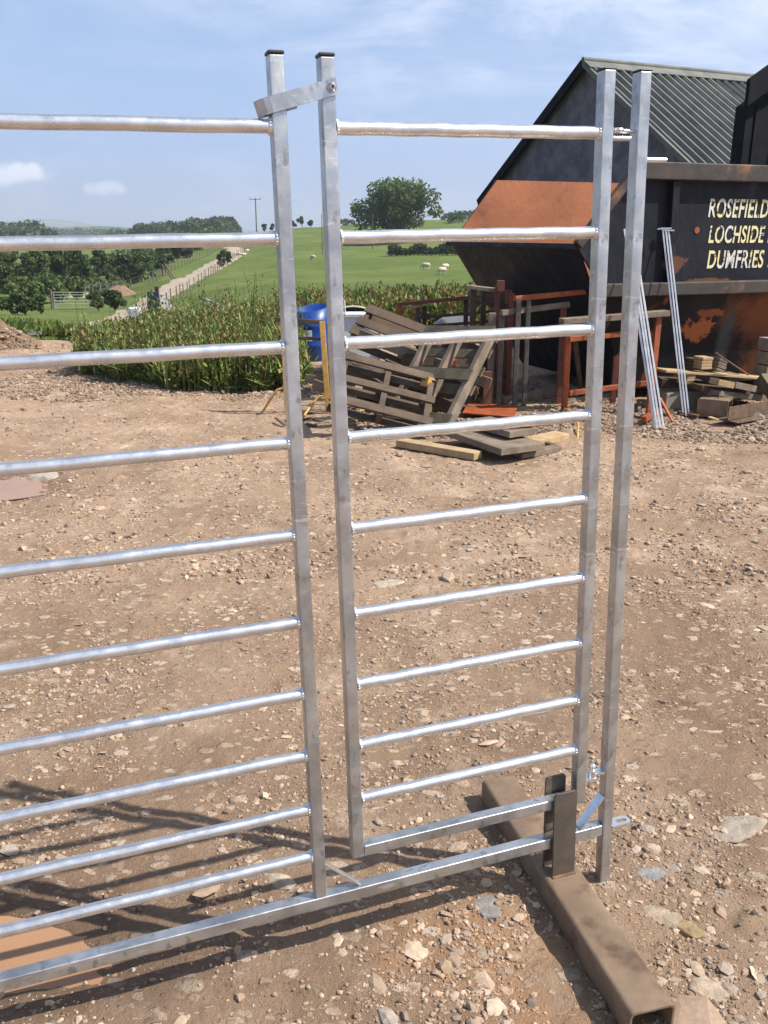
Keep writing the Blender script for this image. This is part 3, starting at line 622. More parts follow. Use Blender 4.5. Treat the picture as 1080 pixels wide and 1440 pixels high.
def T(px, Y, w=None):
    x = (px - 540) / 1307 * Y; return (x, Y, w) if w is not None else Vector((x, Y, float(tz(x, Y))))
drape('track', [T(104, 21, .5), T(116, 23.5, 1.4), T(134, 31, 2.2), T(158, 44, 2.8), T(195, 64, 2.8), T(232, 80, 2.9), T(259, 96, 3.1), T(284, 113, 3.4), T(302, 130, 3.6), T(318, 148, 3.4), T(332, 164, 3.2), T(330, 185, 3.0), T(310, 205, 3)], TRK, .06)
drape('path', [T(60, 19, 1.2), T(48, 21.5, 2.2), T(20, 22.5, 1.2)], mat('dark_mud', (.09, .08, .065), None, .5), .06)
# ------------------------------------------------------------------ leaves, trees
def quads(c, s, n_leaf_dir=None, el=1.0):
    n = len(c); a = nr.normal(0, 1, (n, 3)); a /= np.linalg.norm(a, axis=1)[:, None]
    b = np.cross(a, nr.normal(0, 1, (n, 3))); b /= np.linalg.norm(b, axis=1)[:, None]; s = s[:, None]
    return np.stack([c - a * s * el, c + b * s * .55, c + a * s * el, c - b * s * .55], 1)
def qmesh(name, q, col, m, **k):
    n = len(q); return npmesh(name, q.reshape(-1, 3), np.arange(n * 4).reshape(n, 4), m, np.repeat(col, 4, 0), **k)
def blobs(nb, rx, rz, zc, seed, lean=0):
    g = np.random.default_rng(seed); o = []
    for i in range(nb):
        t = g.uniform(0, 6.28); r = g.uniform(.15, .85) ** .7; ph = g.uniform(-.75, 1.0)
        rr = math.sqrt(max(0, 1 - (abs(ph) ** 2.2) * .85)) * r
        rr *= .82 + .38 * math.sin(t * 2 + seed) * (ph > -.2)
        o.append((rx * rr * math.cos(t), rx * rr * math.sin(t), zc + rz * ph * (.8 + .14 * math.sin(3 * t + seed * 2)), g.uniform(.13, .34) * rx))
    return o
def tree_at(name, loc, h, w, label, cat, group=None, m=LEAF, nl=3000, trunk=.22, seed=1, ls=.16, nblob=16, dens=1.0):
    g = np.random.default_rng(seed); root = empty(name, loc, label, cat, group)
    zc = h * (trunk + (1 - trunk) / 2); rz = h * (1 - trunk) / 2; bb = blobs(nblob, w / 2, rz, zc, seed)
    bb = [(x, y, min(z, h - r * .6), r) for x, y, z, r in bb]
    tm = MB(); r0 = max(.05, h * .028)
    tm.tube([(0, 0, -.3), (.03 * h, 0, h * trunk * .6), (.02 * h, .02 * h, h * trunk), (0, 0, zc)], r0, 8, rs=[r0 * 1.3, r0, r0 * .8, r0 * .35])
    for x, y, z, r in bb: tm.tube([(.01 * h, 0, h * trunk * g.uniform(.7, 1.6)), (x * .5, y * .5, (h * trunk + z) / 2 + .04 * h), (x, y, z)], r0 * .3, 5, rs=[r0 * .5, r0 * .3, r0 * .1])
    tm.build('trunk', BARK, root, local=True)
    per = np.array([r ** 1.6 for *_, r in bb]); per = (per / per.sum() * nl).astype(int); cs = []; bc_ = []
    for (x, y, z, r), k in zip(bb, per):
        d = g.normal(0, 1, (k, 3)); d /= np.linalg.norm(d, axis=1)[:, None]; rad = r * g.uniform(.35, 1.12, (k, 1)) ** .6 * (1 + .25 * g.normal(0, 1, (k, 1)) * .4)
        cs.append(np.array([x, y, z]) + d * rad * [1, 1, .78]); bc_.append(np.full(k, g.uniform(.8, 1.25)))
    c = np.concatenate(cs); c[:, 2] = np.maximum(c[:, 2], .05 * h); bc_ = np.concatenate(bc_)
    s = g.uniform(.6, 1.3, len(c)) * ls
    col = np.stack([bc_ * g.uniform(.75, 1.35, len(c))] * 3, 1) * np.array([1, 1, 1]) ; col[:, 0] *= g.uniform(.85, 1.25, len(c))
    qmesh('crown', quads(c, s), col, m, parent=root); return root
p = T(556, 215); p.z = float(tz(p.x, p.y))
def hpx(px_, Y): return px_ / 1307 * Y
big = tree_at('tree', T(560, 165), hpx(82, 165), hpx(124, 165), 'large broad round tree standing on the field skyline between the gates and the shed', 'tree', m=LEAF, nl=11000, trunk=.12, seed=9, ls=.30, nblob=40)
# hawthorns and bushes left of the track: each one a tree of its own
HB_ = [(4, 80, 82, 84, 1, 'dark spreading tree at the left edge under the second rail'), (44, 96, 62, 66, 0, 'round bushy tree second from the left edge in the hollow'),
       (84, 100, 64, 60, 1, 'wide mid green hawthorn left of the gap in the wooded hollow'), (108, 88, 62, 46, 1, 'dark leaning hawthorn above the pale field gate'),
       (140, 97, 60, 46, 1, 'dense dark hawthorn in the middle of the hollow above the earth heap'), (166, 102, 52, 40, 1, 'dark hawthorn right of the middle one with bare lower trunk'),
       (190, 108, 46, 34, 1, 'small hawthorn at the right end of the row in the hollow'), (224, 112, 44, 28, 1, 'narrow dark tree alone on the bank left of the track'),
       (240, 140, 30, 36, 1, 'dark low tree close to the track where the row thins'), (18, 62, 44, 72, 0, 'light green bush low at the left edge by the rough grass'),
       (64, 72, 40, 64, 0, 'light green spreading bush left of the field gate'), (100, 78, 34, 44, 0, 'pale green low bush just behind the field gate'),
       (22, 48, 34, 54, 1, 'small dark bush at the left edge in front of the hollow trees'), (128, 60, 28, 26, 1, 'small round dark bush at the right end of the field gate'),
       (152, 61, 28, 38, 1, 'rounded dark bush between the field gate and the earth heap'), (45, 52, 24, 17, 1, 'tiny dark bush left of the field gate'),
       (258, 160, 27, 36, 1, 'dark tree at the far bend left of the track'), (283, 190, 22, 46, 1, 'low dark thicket tree beyond the bend of the track'), (-45, 90, 74, 80, 0, 'tall light tree cut by the left edge')]
for i, (px, Y, hp, wp, dk, lab) in enumerate(HB_):
    tree_at('hawthorn' if hp > 41 else 'bush', T(px, Y), hpx(hp, Y), hpx(wp, Y), lab, 'tree' if hp > 41 else 'bush', 'hawthorns and bushes in the hollow left of the track', LEAFD if dk else LEAF,
            int(900 + hp * wp * .75), (.12 if px > 100 else .05) if hp > 41 else .05, 20 + i, .0024 * Y, 12 + i % 5)
for i, (px, Y, hp, wp) in enumerate([(310, 122, 22, 22), (318, 130, 18, 14)]):
    tree_at('bush', T(px, Y), hpx(hp, Y), hpx(wp, Y), ['round dark roadside bush in the fence line right of the track', 'smaller bush touching the round one right of the track'][i], 'bush', None, LEAFD, 1400, .03, 60 + i, .22, 9)
for i, (px, Y, hp, wp, lab) in enumerate([(372, 268, 13, 9, 'tiny tree on the skyline right of the utility pole'), (384, 270, 9, 10, 'tiny dark shrub on the skyline behind the gate post'), (411, 265, 13, 12, 'small tree on the skyline between the two gate posts'),
                                     (425, 266, 16, 14, 'rounder small tree on the skyline between the two gate posts'), (438, 267, 11, 13, 'low shrub on the skyline beside the wicket latch stile')]):
    tree_at('tree', T(px, Y), hpx(hp, Y), hpx(wp, Y), lab, 'tree', 'small trees on the skyline', LEAFD, 400, .15, 80 + i, .45, 7)
def mass(name, boxes, n, s, m, label, cat, colr=1.0):
    cs = []; tot = sum(b[2] * b[3] for b in boxes)
    for (x, y, w, h, dp, z0) in boxes:
        k = max(20, int(n * w * h / tot)); g = nr.uniform(0, 1, (k, 3)); X = x + (g[:, 0] - .5) * w; Yv = y + (g[:, 1] - .5) * dp
        top = h * (.72 + .55 * pn(X / (h * .9), Yv / (h * .9), 51)) * (1 - (2 * np.abs(g[:, 0] - .5)) ** 6 * .6)
        base = tz(X, Yv) if z0 is None else z0
        cs.append(np.stack([X, Yv, base + top * g[:, 2] ** .6], 1))
    c = np.concatenate(cs); k = len(c)
    col = np.stack([nr.uniform(.7, 1.3, k) * colr * (1 + .5 * pn(c[:, 0] / (s * 6), c[:, 2] / (s * 5), 52))] * 3, 1)
    o = qmesh(name, quads(c, nr.uniform(.6, 1.3, k) * s), col, m, loc=(0, 0, 0)); return tag(o, label, cat, kind='stuff')
w5 = lambda px, Y: (px - 540) / 1307 * Y
mass('wood', [(w5(225, 480), 480, 64 / 1307 * 480, 9.5, 40, None), (w5(290, 470), 470, 80 / 1307 * 470, 11.5, 50, None)], 16000, .85, LEAFD, 'far dark plantation on the skyline left of the utility pole', 'wood')
mass('far_woodland', [(w5(-40, 900), 900, 140 / 1307 * 900, 16, 60, None), (w5(90, 1300), 1300, 420 / 1307 * 1300, 13, 100, None), (w5(190, 700), 700, 90 / 1307 * 700, 6, 40, None), (w5(60, 620), 620, 20, 4, 20, None), (w5(20, 480), 480, 34, 11, 30, None)], 16000, 1.9, LEAFD, 'distant belts of woodland along the horizon at the left', 'wood')
mass('thicket', [(w5(20, 110), 110, 16, 3.4, 12, None), (w5(110, 125), 125, 22, 3.4, 12, None), (w5(60, 92), 92, 14, 2.0, 9, None), (w5(140, 112), 112, 12, 2.4, 8, None), (w5(215, 185), 185, 16, 3.6, 14, None), (w5(262, 240), 240, 18, 4.4, 14, None), (w5(-30, 100), 100, 14, 3.4, 12, None), (w5(60, 108), 108, 12, 1.8, 8, None)], 24000, .34, LEAF, 'tangled low scrub filling the hollow behind the hawthorns', 'scrub')
hz = [T(px, 128 + (px - 600) * .02) for px in range(546, 665, 6)]
hr = empty('hedge', hz[0], 'low dark gappy hedge crossing the field beyond the sheep', 'hedge')
cc = []
for a, b in zip(hz[:-1], hz[1:]):
    k = 420; t = nr.uniform(0, 1, k); hh = 1.15 + .35 * math.sin(a.x * 1.7) ; X = a.x + (b.x - a.x) * t; Yv = a.y + nr.normal(0, .4, k)
    cc.append(np.stack([X, Yv, tz(X, Yv) + .15 + hh * nr.uniform(0, 1, k) ** .7], 1))
cc = np.concatenate(cc) - np.array(hz[0]); qmesh('foliage', quads(cc, nr.uniform(.6, 1.3, len(cc)) * .16), np.stack([nr.uniform(.6, 1.1, len(cc))] * 3, 1), LEAFD, parent=hr)
m = MB()
for a in hz: m.tube([a + Vector((0, 0, -.1)), a + Vector((.1, 0, .9))], .05, 5)
m.build('stems', BARK, hr)
mass('skyline_scrub', [(w5(655, 262), 262, 14, 2.6, 8, None), (w5(640, 240), 240, 4, 2.8, 5, None), (w5(480, 268), 268, 8, 2.2, 6, None)], 2600, .3, LEAFD, 'dark gorse scrub along the skyline right of the big tree', 'scrub')
# far hills
def ridge(name, Y, prof, dep, m):
    xs_ = np.linspace(prof[0][0], prof[-1][0], 160); h = np.interp(xs_, [p[0] for p in prof], [p[1] for p in prof]); kk = np.hanning(15); kk /= kk.sum(); h = np.convolve(np.pad(h, 7, 'edge'), kk, 'valid')
    X = (xs_ - 540) / 1307 * Y; R_ = []; n = 14
    for k in range(n + 1):
        t = k / n; hh = math.sin(math.pi * t) ** .8 * (1 + 0 * xs_); zt = (h / 1307 * Y + EYE) * hh + Y * .0012 * pn(X / (Y * .02), X * 0 + k * .7, 61) * hh
        R_.append(np.stack([X, np.full_like(X, Y - dep / 2 + dep * t), zt - 5], 1))
    A = np.array(R_); ii = np.arange(A.shape[0] * A.shape[1]).reshape(A.shape[:2])
    o = npmesh(name, A.reshape(-1, 3), np.stack([ii[:-1, :-1], ii[:-1, 1:], ii[1:, 1:], ii[1:, :-1]], -1).reshape(-1, 4), m, smooth=True); return tag(o, kind='structure')
HILLM = mat('wooded_hill', (.045, .075, .03), (.07, .11, .035), .95, 0, .012, c3=(.12, .16, .06), s3=(.58, .62), scale3=.006)
ridge('hills', 1750, [(-500, 12), (-100, 16), (0, 20), (40, 20), (75, 11), (110, 14), (150, 16), (200, 11), (300, 5), (420, 2)], 500, HILLM)
ridge('far_hills', 5600, [(-600, 8), (-60, 12), (0, 15), (30, 20), (62, 27), (90, 20), (130, 13), (200, 7), (245, 9), (300, 5), (420, 8), (480, 4), (620, 6), (900, 4)], 1200, HILLM)
# ------------------------------------------------------------------ fences, field gates, pole, sheep
def fence(name, pts, gap, h, label, r=.04, wires=4, double=False):
    base = T(*pts[0]); root = empty(name, base, label, 'fence'); P = [T(*p) for p in pts]; path = []
    for a, b in zip(P[:-1], P[1:]):
        n = max(1, round((b - a).length / gap)); path += [a + (b - a) * k / n for k in range(n)]
    path.append(P[-1]); path = [Vector((q.x, q.y, float(tz(q.x, q.y)))) for q in path][:98]
    for q in path:
        dx = rnd.uniform(-.06, .06); m = MB(); m.tube([q + Vector((0, 0, -.3)), q + Vector((dx, 0, h * rnd.uniform(.93, 1.08)))], r, 6); m.build('post', POSTW, root)
    m = MB()
    for k in range(wires):
        z = h * (.25 + .68 * k / (wires - 1))
        for a, b in zip(path[:-1], path[1:]): m.tube([a + Vector((0, 0, z)), b + Vector((0, 0, z))], .012, 4, caps=False)
    m.build('wire', GREYST, root)
    return root
fence('fence', [(222, 46), (235, 55), (262, 76), (290, 97), (303, 112), (322, 140), (337, 163), (350, 185), (372, 215)], 4.2, 1.0, 'post and wire fence along the field side of the track', .038)
f2 = fence('fence', [(112, 72), (152, 84), (178, 93), (205, 97), (238, 118), (262, 134), (285, 155), (300, 172), (318, 196)], 3.0, 1.3, 'post and wire fence along the bank left of the track', .05)
a = T(238, 100); m = MB(); m.tube([a, a + Vector((-1.0, 0, 1.5))], .08, 6); m.build('strut', POSTW, f2); m = MB(); m.tube([a + Vector((.35, 0, 0)), a + Vector((-.75, 0, 1.6))], .08, 6); m.build('strut', POSTW, f2)
def fgate(a, b, h, label):
    root = empty('field_gate', a, label, 'gate'); d = (b - a)
    m = MB(); 
    for k in range(6):
        z = h * (.12 + .88 * (k / 5) ** .85); m.tube([a + Vector((0, 0, z)), b + Vector((0, 0, z))], .028, 6)
    m.build('rail', GATEP, root)
    for q in (a, b): m = MB(); m.tube([q + Vector((0, 0, .1)), q + Vector((0, 0, h * 1.04))], .04, 6); m.build('upright', GATEP, root)
    m = MB(); m.bar(a + Vector((0, 0, .15)), (a + b) / 2 + Vector((0, 0, h)), .03, .03); m.build('brace', GATEP, root)
    m = MB(); m.tube([a + Vector((-.15, 0, -.3)), a + Vector((-.15, 0, h * 1.15))], .09, 8); m.build('post', POSTW, root); return root
ga, gb = T(66, 62), T(117, 66); fgate(ga, gb, 1.2, 'pale steel field gate shut across the gap left of the track')
ga, gb = T(135, 88), T(158, 84); fgate(ga, gb, 1.15, 'small grey gate standing open beside the brown earth heap')
root = empty('utility_pole', T(361, 205), 'thin wooden utility pole with a crossarm on the skyline', 'utility pole'); q = root.location; hh = hpx(60, 205)
m = MB(); m.tube([q + Vector((0, 0, -.5)), q + Vector((.05, 0, hh))], .13, 8, rs=[.16, .11]); m.build('pole', POLEM, root)
m = MB(); m.bar(q + Vector((-1.2, 0, hh - .25)), q + Vector((1.25, 0, hh - .15)), .12, .12); m.build('crossarm', POLEM, root)
for dx in (-1.15, 0, 1.2): m = MB(); m.tube([q + Vector((dx, 0, hh - .15)), q + Vector((dx, 0, hh + .22))], .07, 8); m.build('insulator', GREYB, root)
q = T(409 + 110, 150)
for i, (px, Y, hp, lab) in enumerate([(453, 140, 52, 'thin pale pole in the field just left of the big tree'), (524 + 0, 150, 46, 'thin pole in front of the big tree')]):
    q = T(px, Y); m = MB(); m.tube([q + Vector((0, 0, -.3)), q + Vector((0, 0, hpx(hp, Y)))], .07, 8, rs=[.08, .05]); m.ball(q + Vector((0, 0, hpx(hp, Y))), .08); tag(m.build('field_pole', POLEM, origin=q), lab, 'pole')
def sheep_mesh(graze):
    root = empty('sheep', (0, 0, 0), '', 'sheep', 'sheep grazing on the field'); m = MB()
    # woolly trunk: one lofted body, narrower at belly and rump, neck carried into it
    st = [(-.52, .60, .10, .12), (-.46, .60, .20, .21), (-.28, .60, .25, .25), (0, .59, .27, .27), (.26, .60, .25, .27), (.42, .63, .19, .22), (.52, .62 if graze else .72, .12, .14), (.62, .50 if graze else .82, .085, .10)]
    vs = []; n = 14
    for x, z, ry, rz in st:
        for k in range(n):
            a = 2 * math.pi * k / n; b = 1 + .05 * math.sin(5 * a + x * 17); vs.append((x, math.cos(a) * ry * b, z + math.sin(a) * rz * b))
    fs = [(i * n + k, i * n + (k + 1) % n, (i + 1) * n + (k + 1) % n, (i + 1) * n + k) for i in range(len(st) - 1) for k in range(n)] + [tuple(range(n))[::-1], tuple((len(st) - 1) * n + k for k in range(n))]
    m.add(vs, fs, True)
    for y in (-.13, .13):
        m.tube([(.34, y, .48), (.35, y, .26), (.34, y, .02)], .05, 7, rs=[.075, .04, .032]); m.tube([(-.36, y, .52), (-.31, y, .38), (-.42, y, .24), (-.39, y, .02)], .05, 7, rs=[.10, .06, .035, .034])
    m.tube([(-.52, 0, .66), (-.60, 0, .55), (-.60, 0, .38)], .05, 7, rs=[.06, .055, .035]); m.build('body', WOOL, root, local=True)
    h = Vector((.66, 0, .42)) if graze else Vector((.68, 0, .88)); dn = Vector((.10, 0, -.24)) if graze else Vector((.20, 0, -.10)); m = MB()
    m.tube([h, h + dn * .4, h + dn * .8, h + dn], .07, 9, rs=[.085, .08, .055, .035])
    for y in (-1, 1): m.tube([h + Vector((0, y * .06, .02)), h + Vector((-.02, y * .15, .0))], .03, 6, rs=[.03, .012])
    m.build('head', FACE, root, local=True); return root
S = [(337, 361, 1, 2.9, 'sheep farthest left, beside the fence at the top of the track'), (343, 362, 0, .3, 'sheep with raised head second from the fence'), (331, 360, 1, 1.2, 'sheep half hidden by the fence at the top of the track'), (348, 356, 1, .9, 'sheep highest up the slope by the fence'),
     (440, 366, 1, 2.2, 'lone grazing sheep seen between the two gate posts'), (545, 360, 0, -1.4, 'sheep standing end on near the hedge, farthest of the field group'), (599, 379, 1, 2.8, 'grazing sheep alone right of centre in the field'),
     (626, 381, 1, .6, 'upper sheep of the close pair by the skip'), (622, 386, 1, 3.6, 'lower sheep of the close pair by the skip')]
protos = [sheep_mesh(False), sheep_mesh(True)]; used = [False, False]
yy3 = np.exp(np.linspace(math.log(20), math.log(260), 900))
def onfield(px, py):                                   # first point of the field that the ray through the pixel meets
    r = ray(px, py); best = None
    for Y in yy3:
        P = CAM + r * (Y / r.y)
        if P.z <= float(tz(P.x, P.y)): best = P; break
    return best or CAM + r * (130 / r.y)
for px, py, g, rz, lab in S:
    q = onfield(px, py); q.z = float(tz(q.x, q.y))
    if used[g]: o = dup(protos[g], q, rz, 1.0, lab)
    else: o = protos[g]; o.location = q; o.rotation_euler = (0, 0, rz); o['label'] = lab; used[g] = True
    o.scale = (.78,) * 3
# earth heaps
def heap(px, Y, w, h, d, m, label, seed=0, n=30, name='earth_heap', rub=True):
    c = T(px, Y) if Y > 15 else Vector(((px - 540) / 1307 * Y, Y, 0)); vs = []; fs = []
    for j in range(n + 1):
        for i in range(n + 1):
            x = (i / n - .5) * 2; y = (j / n - .5) * 2; r = math.sqrt(x * x + y * y)
            z = h * max(0, 1 - r ** 1.3) * (1 + .45 * noise.noise(Vector((x * 2.3 + seed, y * 2.3, 0)))) + .06 * h * noise.noise(Vector((x * 9, y * 9, seed))) * (r < 1)
            vs.append((c.x + x * w / 2, c.y + y * d / 2, c.z + z - .06))
    for j in range(n):
        for i in range(n): a = j * (n + 1) + i; fs.append((a, a + 1, a + n + 2, a + n + 1))
    o = MB().add(vs, fs, True).build(name, m, origin=c); return tag(o, label, 'heap')
EARTH = mat('heap_earth', (.27, .185, .12), (.17, .115, .075), .95, 0, 9, c3=(.42, .32, .23), s3=(.6, .68), scale3=7, bump=1, bscale=14, bdist=.05)
heap(-46, 13.6, 1.9, .55, 1.6, EARTH, 'gravelly earth heap at the left edge of the yard', 3)
hxx = nr.normal(w5(-46, 13.6), .6, 1500); hyy = 13.6 - np.abs(nr.normal(0, .55, 1500))
def hz_(x, y): r = np.sqrt(((x - w5(-46, 13.6)) / .95) ** 2 + ((y - 13.6) / .8) ** 2); return .50 * np.maximum(0, 1 - r ** 1.3) - .02
tag(stones('heap_stones', hxx, hyy, np.exp(nr.normal(math.log(.013), .5, 1500)), zf=hz_, pal=np.array([(.30, .21, .14), (.22, .155, .10), (.38, .29, .21)])), 'stones lying on the earth heap at the left edge', 'stones', kind='stuff')
RED = mat('red_earth', (.28, .175, .11), (.20, .13, .085), .95, 0, .8, bump=.6, bscale=3, bdist=.1)
heap(160, 84, 4.2, 1.05, 2.4, RED, 'reddish brown earth heap beside the left fence', 8)
heap(100, 84, 4.8, .6, 2, mat('pale_earth', (.42, .33, .20), (.30, .24, .14), .95, 0, .8), 'long pale earth heap behind the field gate', 11)
# ------------------------------------------------------------------ weeds and grass
def plants(name, X, Y, H, pal, label, leaves=14, ls=(.05, .11), seedhead=.3, z0=None, upright=.5, m=WEEDM):
    nw = .05 if name == 'long_grass' else .22
    n = len(X); base = np.stack([X, Y, z0 if z0 is not None else np.maximum(tz(X, Y), gh(X, Y))], 1); lean = nr.normal(0, .12, (n, 2))
    t = nr.uniform(.08, 1, (n, leaves)); cx = base[:, None, 0] + lean[:, None, 0] * t * H[:, None] + nr.normal(0, .05, (n, leaves)); cy = base[:, None, 1] + lean[:, None, 1] * t * H[:, None] + nr.normal(0, .05, (n, leaves))
    cz = base[:, None, 2] + t * H[:, None]; c = np.stack([cx, cy, cz], -1).reshape(-1, 3); k = len(c); tt = t.reshape(-1)
    an = nr.uniform(0, 6.28, k); el = nr.uniform(.1, 1.3, k) * upright + tt * .5; d = np.stack([np.cos(an) * np.cos(el), np.sin(an) * np.cos(el), np.sin(el)], 1)
    sdv = np.stack([-np.sin(an), np.cos(an), nr.normal(0, .3, k)], 1); s = nr.uniform(*ls, k)[:, None] * (1.25 - .6 * tt[:, None])
    q = np.stack([c, c + d * s * .5 + sdv * s * nw, c + d * s, c + d * s * .5 - sdv * s * nw], 1)
    pc = pal[nr.integers(0, len(pal), n)]; col = np.repeat(pc, leaves, 0) * nr.uniform(.7, 1.3, (k, 1))
    sh = np.repeat(nr.uniform(0, 1, n) < seedhead, leaves) & (tt > .62); col[sh] = np.array([.20, .105, .045]) * nr.uniform(.6, 1.3, (sh.sum(), 1)); 
    # stems
    tp = base + np.stack([lean[:, 0] * H, lean[:, 1] * H, H], 1); wv = np.array([.006, 0, 0]); sq = np.stack([base - wv, base + wv, tp + wv * .4, tp - wv * .4], 1)
    qq = np.concatenate([q, sq]); cl = np.concatenate([col, pc * .8]); return tag(qmesh(name, qq, cl, m), label, 'weeds', kind='stuff')
GP = np.array([(.13, .185, .045), (.175, .22, .06), (.10, .16, .042), (.22, .23, .075), (.25, .225, .09), (.075, .12, .032)])
def poly_scatter(n, fn):
    o = [fn() for _ in range(n)]; return np.array([a for a, b in o]), np.array([b for a, b in o])
def bank():
    while True:
        px = rnd.uniform(80, 415); Y = rnd.uniform(9.4, 17); x = (px - 540) / 1307 * Y
        fe = 10.15 + .55 * math.sin(px * .02) * .6 + .35 * noise.noise(Vector((px * .03, 0, 0))) - .004 * (px - 100)
        if Y < fe + .1: continue
        if px < 135 - (Y - fe) * 2 + 22 * noise.noise(Vector((Y * 2, 3, 0))) and Y > fe: 
            if px < 88 + (Y - fe) * 14: continue
        return x, Y
X, Y = poly_scatter(7000, bank); fe = 10.2; Hh = np.clip(.62 - .06 * (Y - 10), .18, .46) * nr.uniform(.45, 1.2, len(X)) + .28 * pn(X / .55, Y / .55, 71) + .10 * sm(X, -2.6, -1.6); Hh = Hh * (1 - .5 * sm(X / Y, -.24, -.31) * sm(Y, 10.8, 11.6))
Hh = Hh * np.where(nr.uniform(0, 1, len(X)) < .10, 1.6, 1)
plants('weeds', X, Y, np.maximum(Hh, .15), GP, 'dense bank of docks and nettles with rusty seed heads behind the gate', 20, (.03, .095), .26)
X2, Y2 = poly_scatter(2400, bank); H2 = np.clip(.60 - .075 * (Y2 - 10), .12, .50) * nr.uniform(.5, 1.15, len(X2)) * (.72 + .3 * sm(X2 / Y2, -.22, -.14)) * (1 - .5 * sm(X2 / Y2, -.24, -.31) * sm(Y2, 10.8, 11.6)) * (1 + .6 * pn(X2 / .4, Y2 / .4, 75))
plants('long_grass', X2, Y2, np.maximum(H2, .15), np.array([(.24, .28, .085), (.19, .25, .06), (.30, .29, .12), (.15, .21, .05)]), 'pale long grass growing up through the docks and nettles behind the gate', 9, (.14, .30), .0, upright=1.35)
def bank2():
    px = rnd.uniform(395, 700); Y = rnd.uniform(15.5, 26); return (px - 540) / 1307 * Y, Y
X, Y = poly_scatter(3600, bank2); Hh = nr.uniform(.22, .66, len(X)) * (1 + .7 * pn(X / 1.1, Y / 1.1, 72))
plants('tall_grass', X, Y, Hh, GP * np.array([.95, .9, .9]), 'tall rough weeds between the scrap pile and the sheep field', 14, (.08, .18), .18, upright=.9)
def bank3():
    px = rnd.uniform(300, 415); Y = rnd.uniform(9.9, 10.6); return (px - 540) / 1307 * Y, Y
X, Y = poly_scatter(520, bank3); plants('dock_leaves', X, Y, nr.uniform(.12, .34, len(X)), np.array([(.09, .16, .03), (.12, .19, .04)]), 'broad bright green dock leaves at the foot of the weed bank', 10, (.10, .2), 0)
def left_g():
    px = rnd.uniform(-160, 215); Y = 14 * math.exp(rnd.uniform(0, 1.5)); x = (px - 540) / 1307 * Y; return x, Y
X, Y = poly_scatter(9000, left_g); Hh = nr.uniform(.08, .30, len(X)) * (1 + .6 * pn(X / 1.5, Y / 1.5, 73))
tr = [T(40, 15.6), T(75, 17), T(112, 22), T(135, 31), T(158, 44), T(195, 64)]
dist = np.full(len(X), 99.)
for a, b in zip(tr[:-1], tr[1:]):
    ab = np.array([b.x - a.x, b.y - a.y]); t = np.clip(((X - a.x) * ab[0] + (Y - a.y) * ab[1]) / (ab @ ab), 0, 1); dist = np.minimum(dist, np.hypot(X - a.x - ab[0] * t, Y - a.y - ab[1] * t))
kp = (dist > 1.2) & (Y > 14.3) & (Y < 30); plants('rough_grass', X[kp], Y[kp], Hh[kp], np.array([(.10, .16, .035), (.12, .18, .04), (.15, .17, .05), (.08, .12, .03)]), 'rough green grass between the yard and the field gate', 9, (.06, .18), .05, upright=1.2)
# ------------------------------------------------------------------ skip
A = PZ(900, 231, 2.2); B = PZ(1080, 237, 2.2); C_ = PZ(720, 254, 2.2)
LD = (B - A); LD.z = 0; LD.normalize(); ND = Vector((LD.y, -LD.x, 0)); WID = (A - C_).dot(ND); a0 = (A.x * LD.x + A.y * LD.y)
SO = Vector((A.x, A.y, 0))
def flk(px, py): return PP(px, py, Vector((A.x, A.y, 0)) - ND * .15, ND) - SO
patch(SKIPR, flk(1062, 440), (.55, .8, .42), (.16, .052, .02), 2.2, 4, 1.6); patch(SKIPR, flk(1075, 520), (.30, .5, .5), (.10, .042, .022), 2.2, 4, 1.4)
patch(SKIPR, flk(977, 462), (.17, .5, .12), (.34, .105, .035), .7, 9, 3.2); patch(SKIPR, flk(996, 440), (.16, .5, .05), (.24, .075, .028), .9, 14, 3.0)
patch(SKIPR, flk(1018, 470), (.12, .6, .42), (.060, .062, .064), 2.5, 5, 1.3); patch(SKIPR, flk(880, 408), (.35, .6, .03), (.30, .10, .035), 1, 9, 1.4)  # grey patch paints a sheen into the flank's colour; the other is rust
patch(SKIPB, flk(938, 372), (.16, .5, .10), (.10, .05, .03), 1, 9, 1.8); patch(SKIPB, flk(985, 395), (.30, .5, .04), (.13, .06, .03), 1, 12, 1.8)
def K(l, n, z): return SO + LD * l + ND * n + Vector((0, 0, z))     # l along, n towards the viewer (0 near flank, -WID far flank)
skip = empty('skip', SO, 'large black open waste skip with orange rust lining and yellow and white stencilled lettering', 'skip')
TOPZ, LIPZ, RIBZ, LEND = 2.2, 1.50, 1.17, 4.6
e1, e2 = -.60, .25
def flank(n, sgn, m_out, m_in, name):
    out = [K(-.03, n, TOPZ), K(LEND, n, TOPZ), K(LEND, n, RIBZ), K(-.34, n, RIBZ), K(e1, n, LIPZ)]
    MB().poly(out, .03, ND * -sgn).build(name, m_out, skip)
flank(0, 1, SKIPB, SKIPO, 'side_panel')
# far flank shows its rusty inside
MB().poly([K(-.03, -WID, TOPZ), K(e1, -WID, LIPZ), K(-.34, -WID, RIBZ), K(LEND, -WID, RIBZ), K(LEND, -WID, TOPZ)], .03, ND).build('far_side_panel', SKIPO, skip)
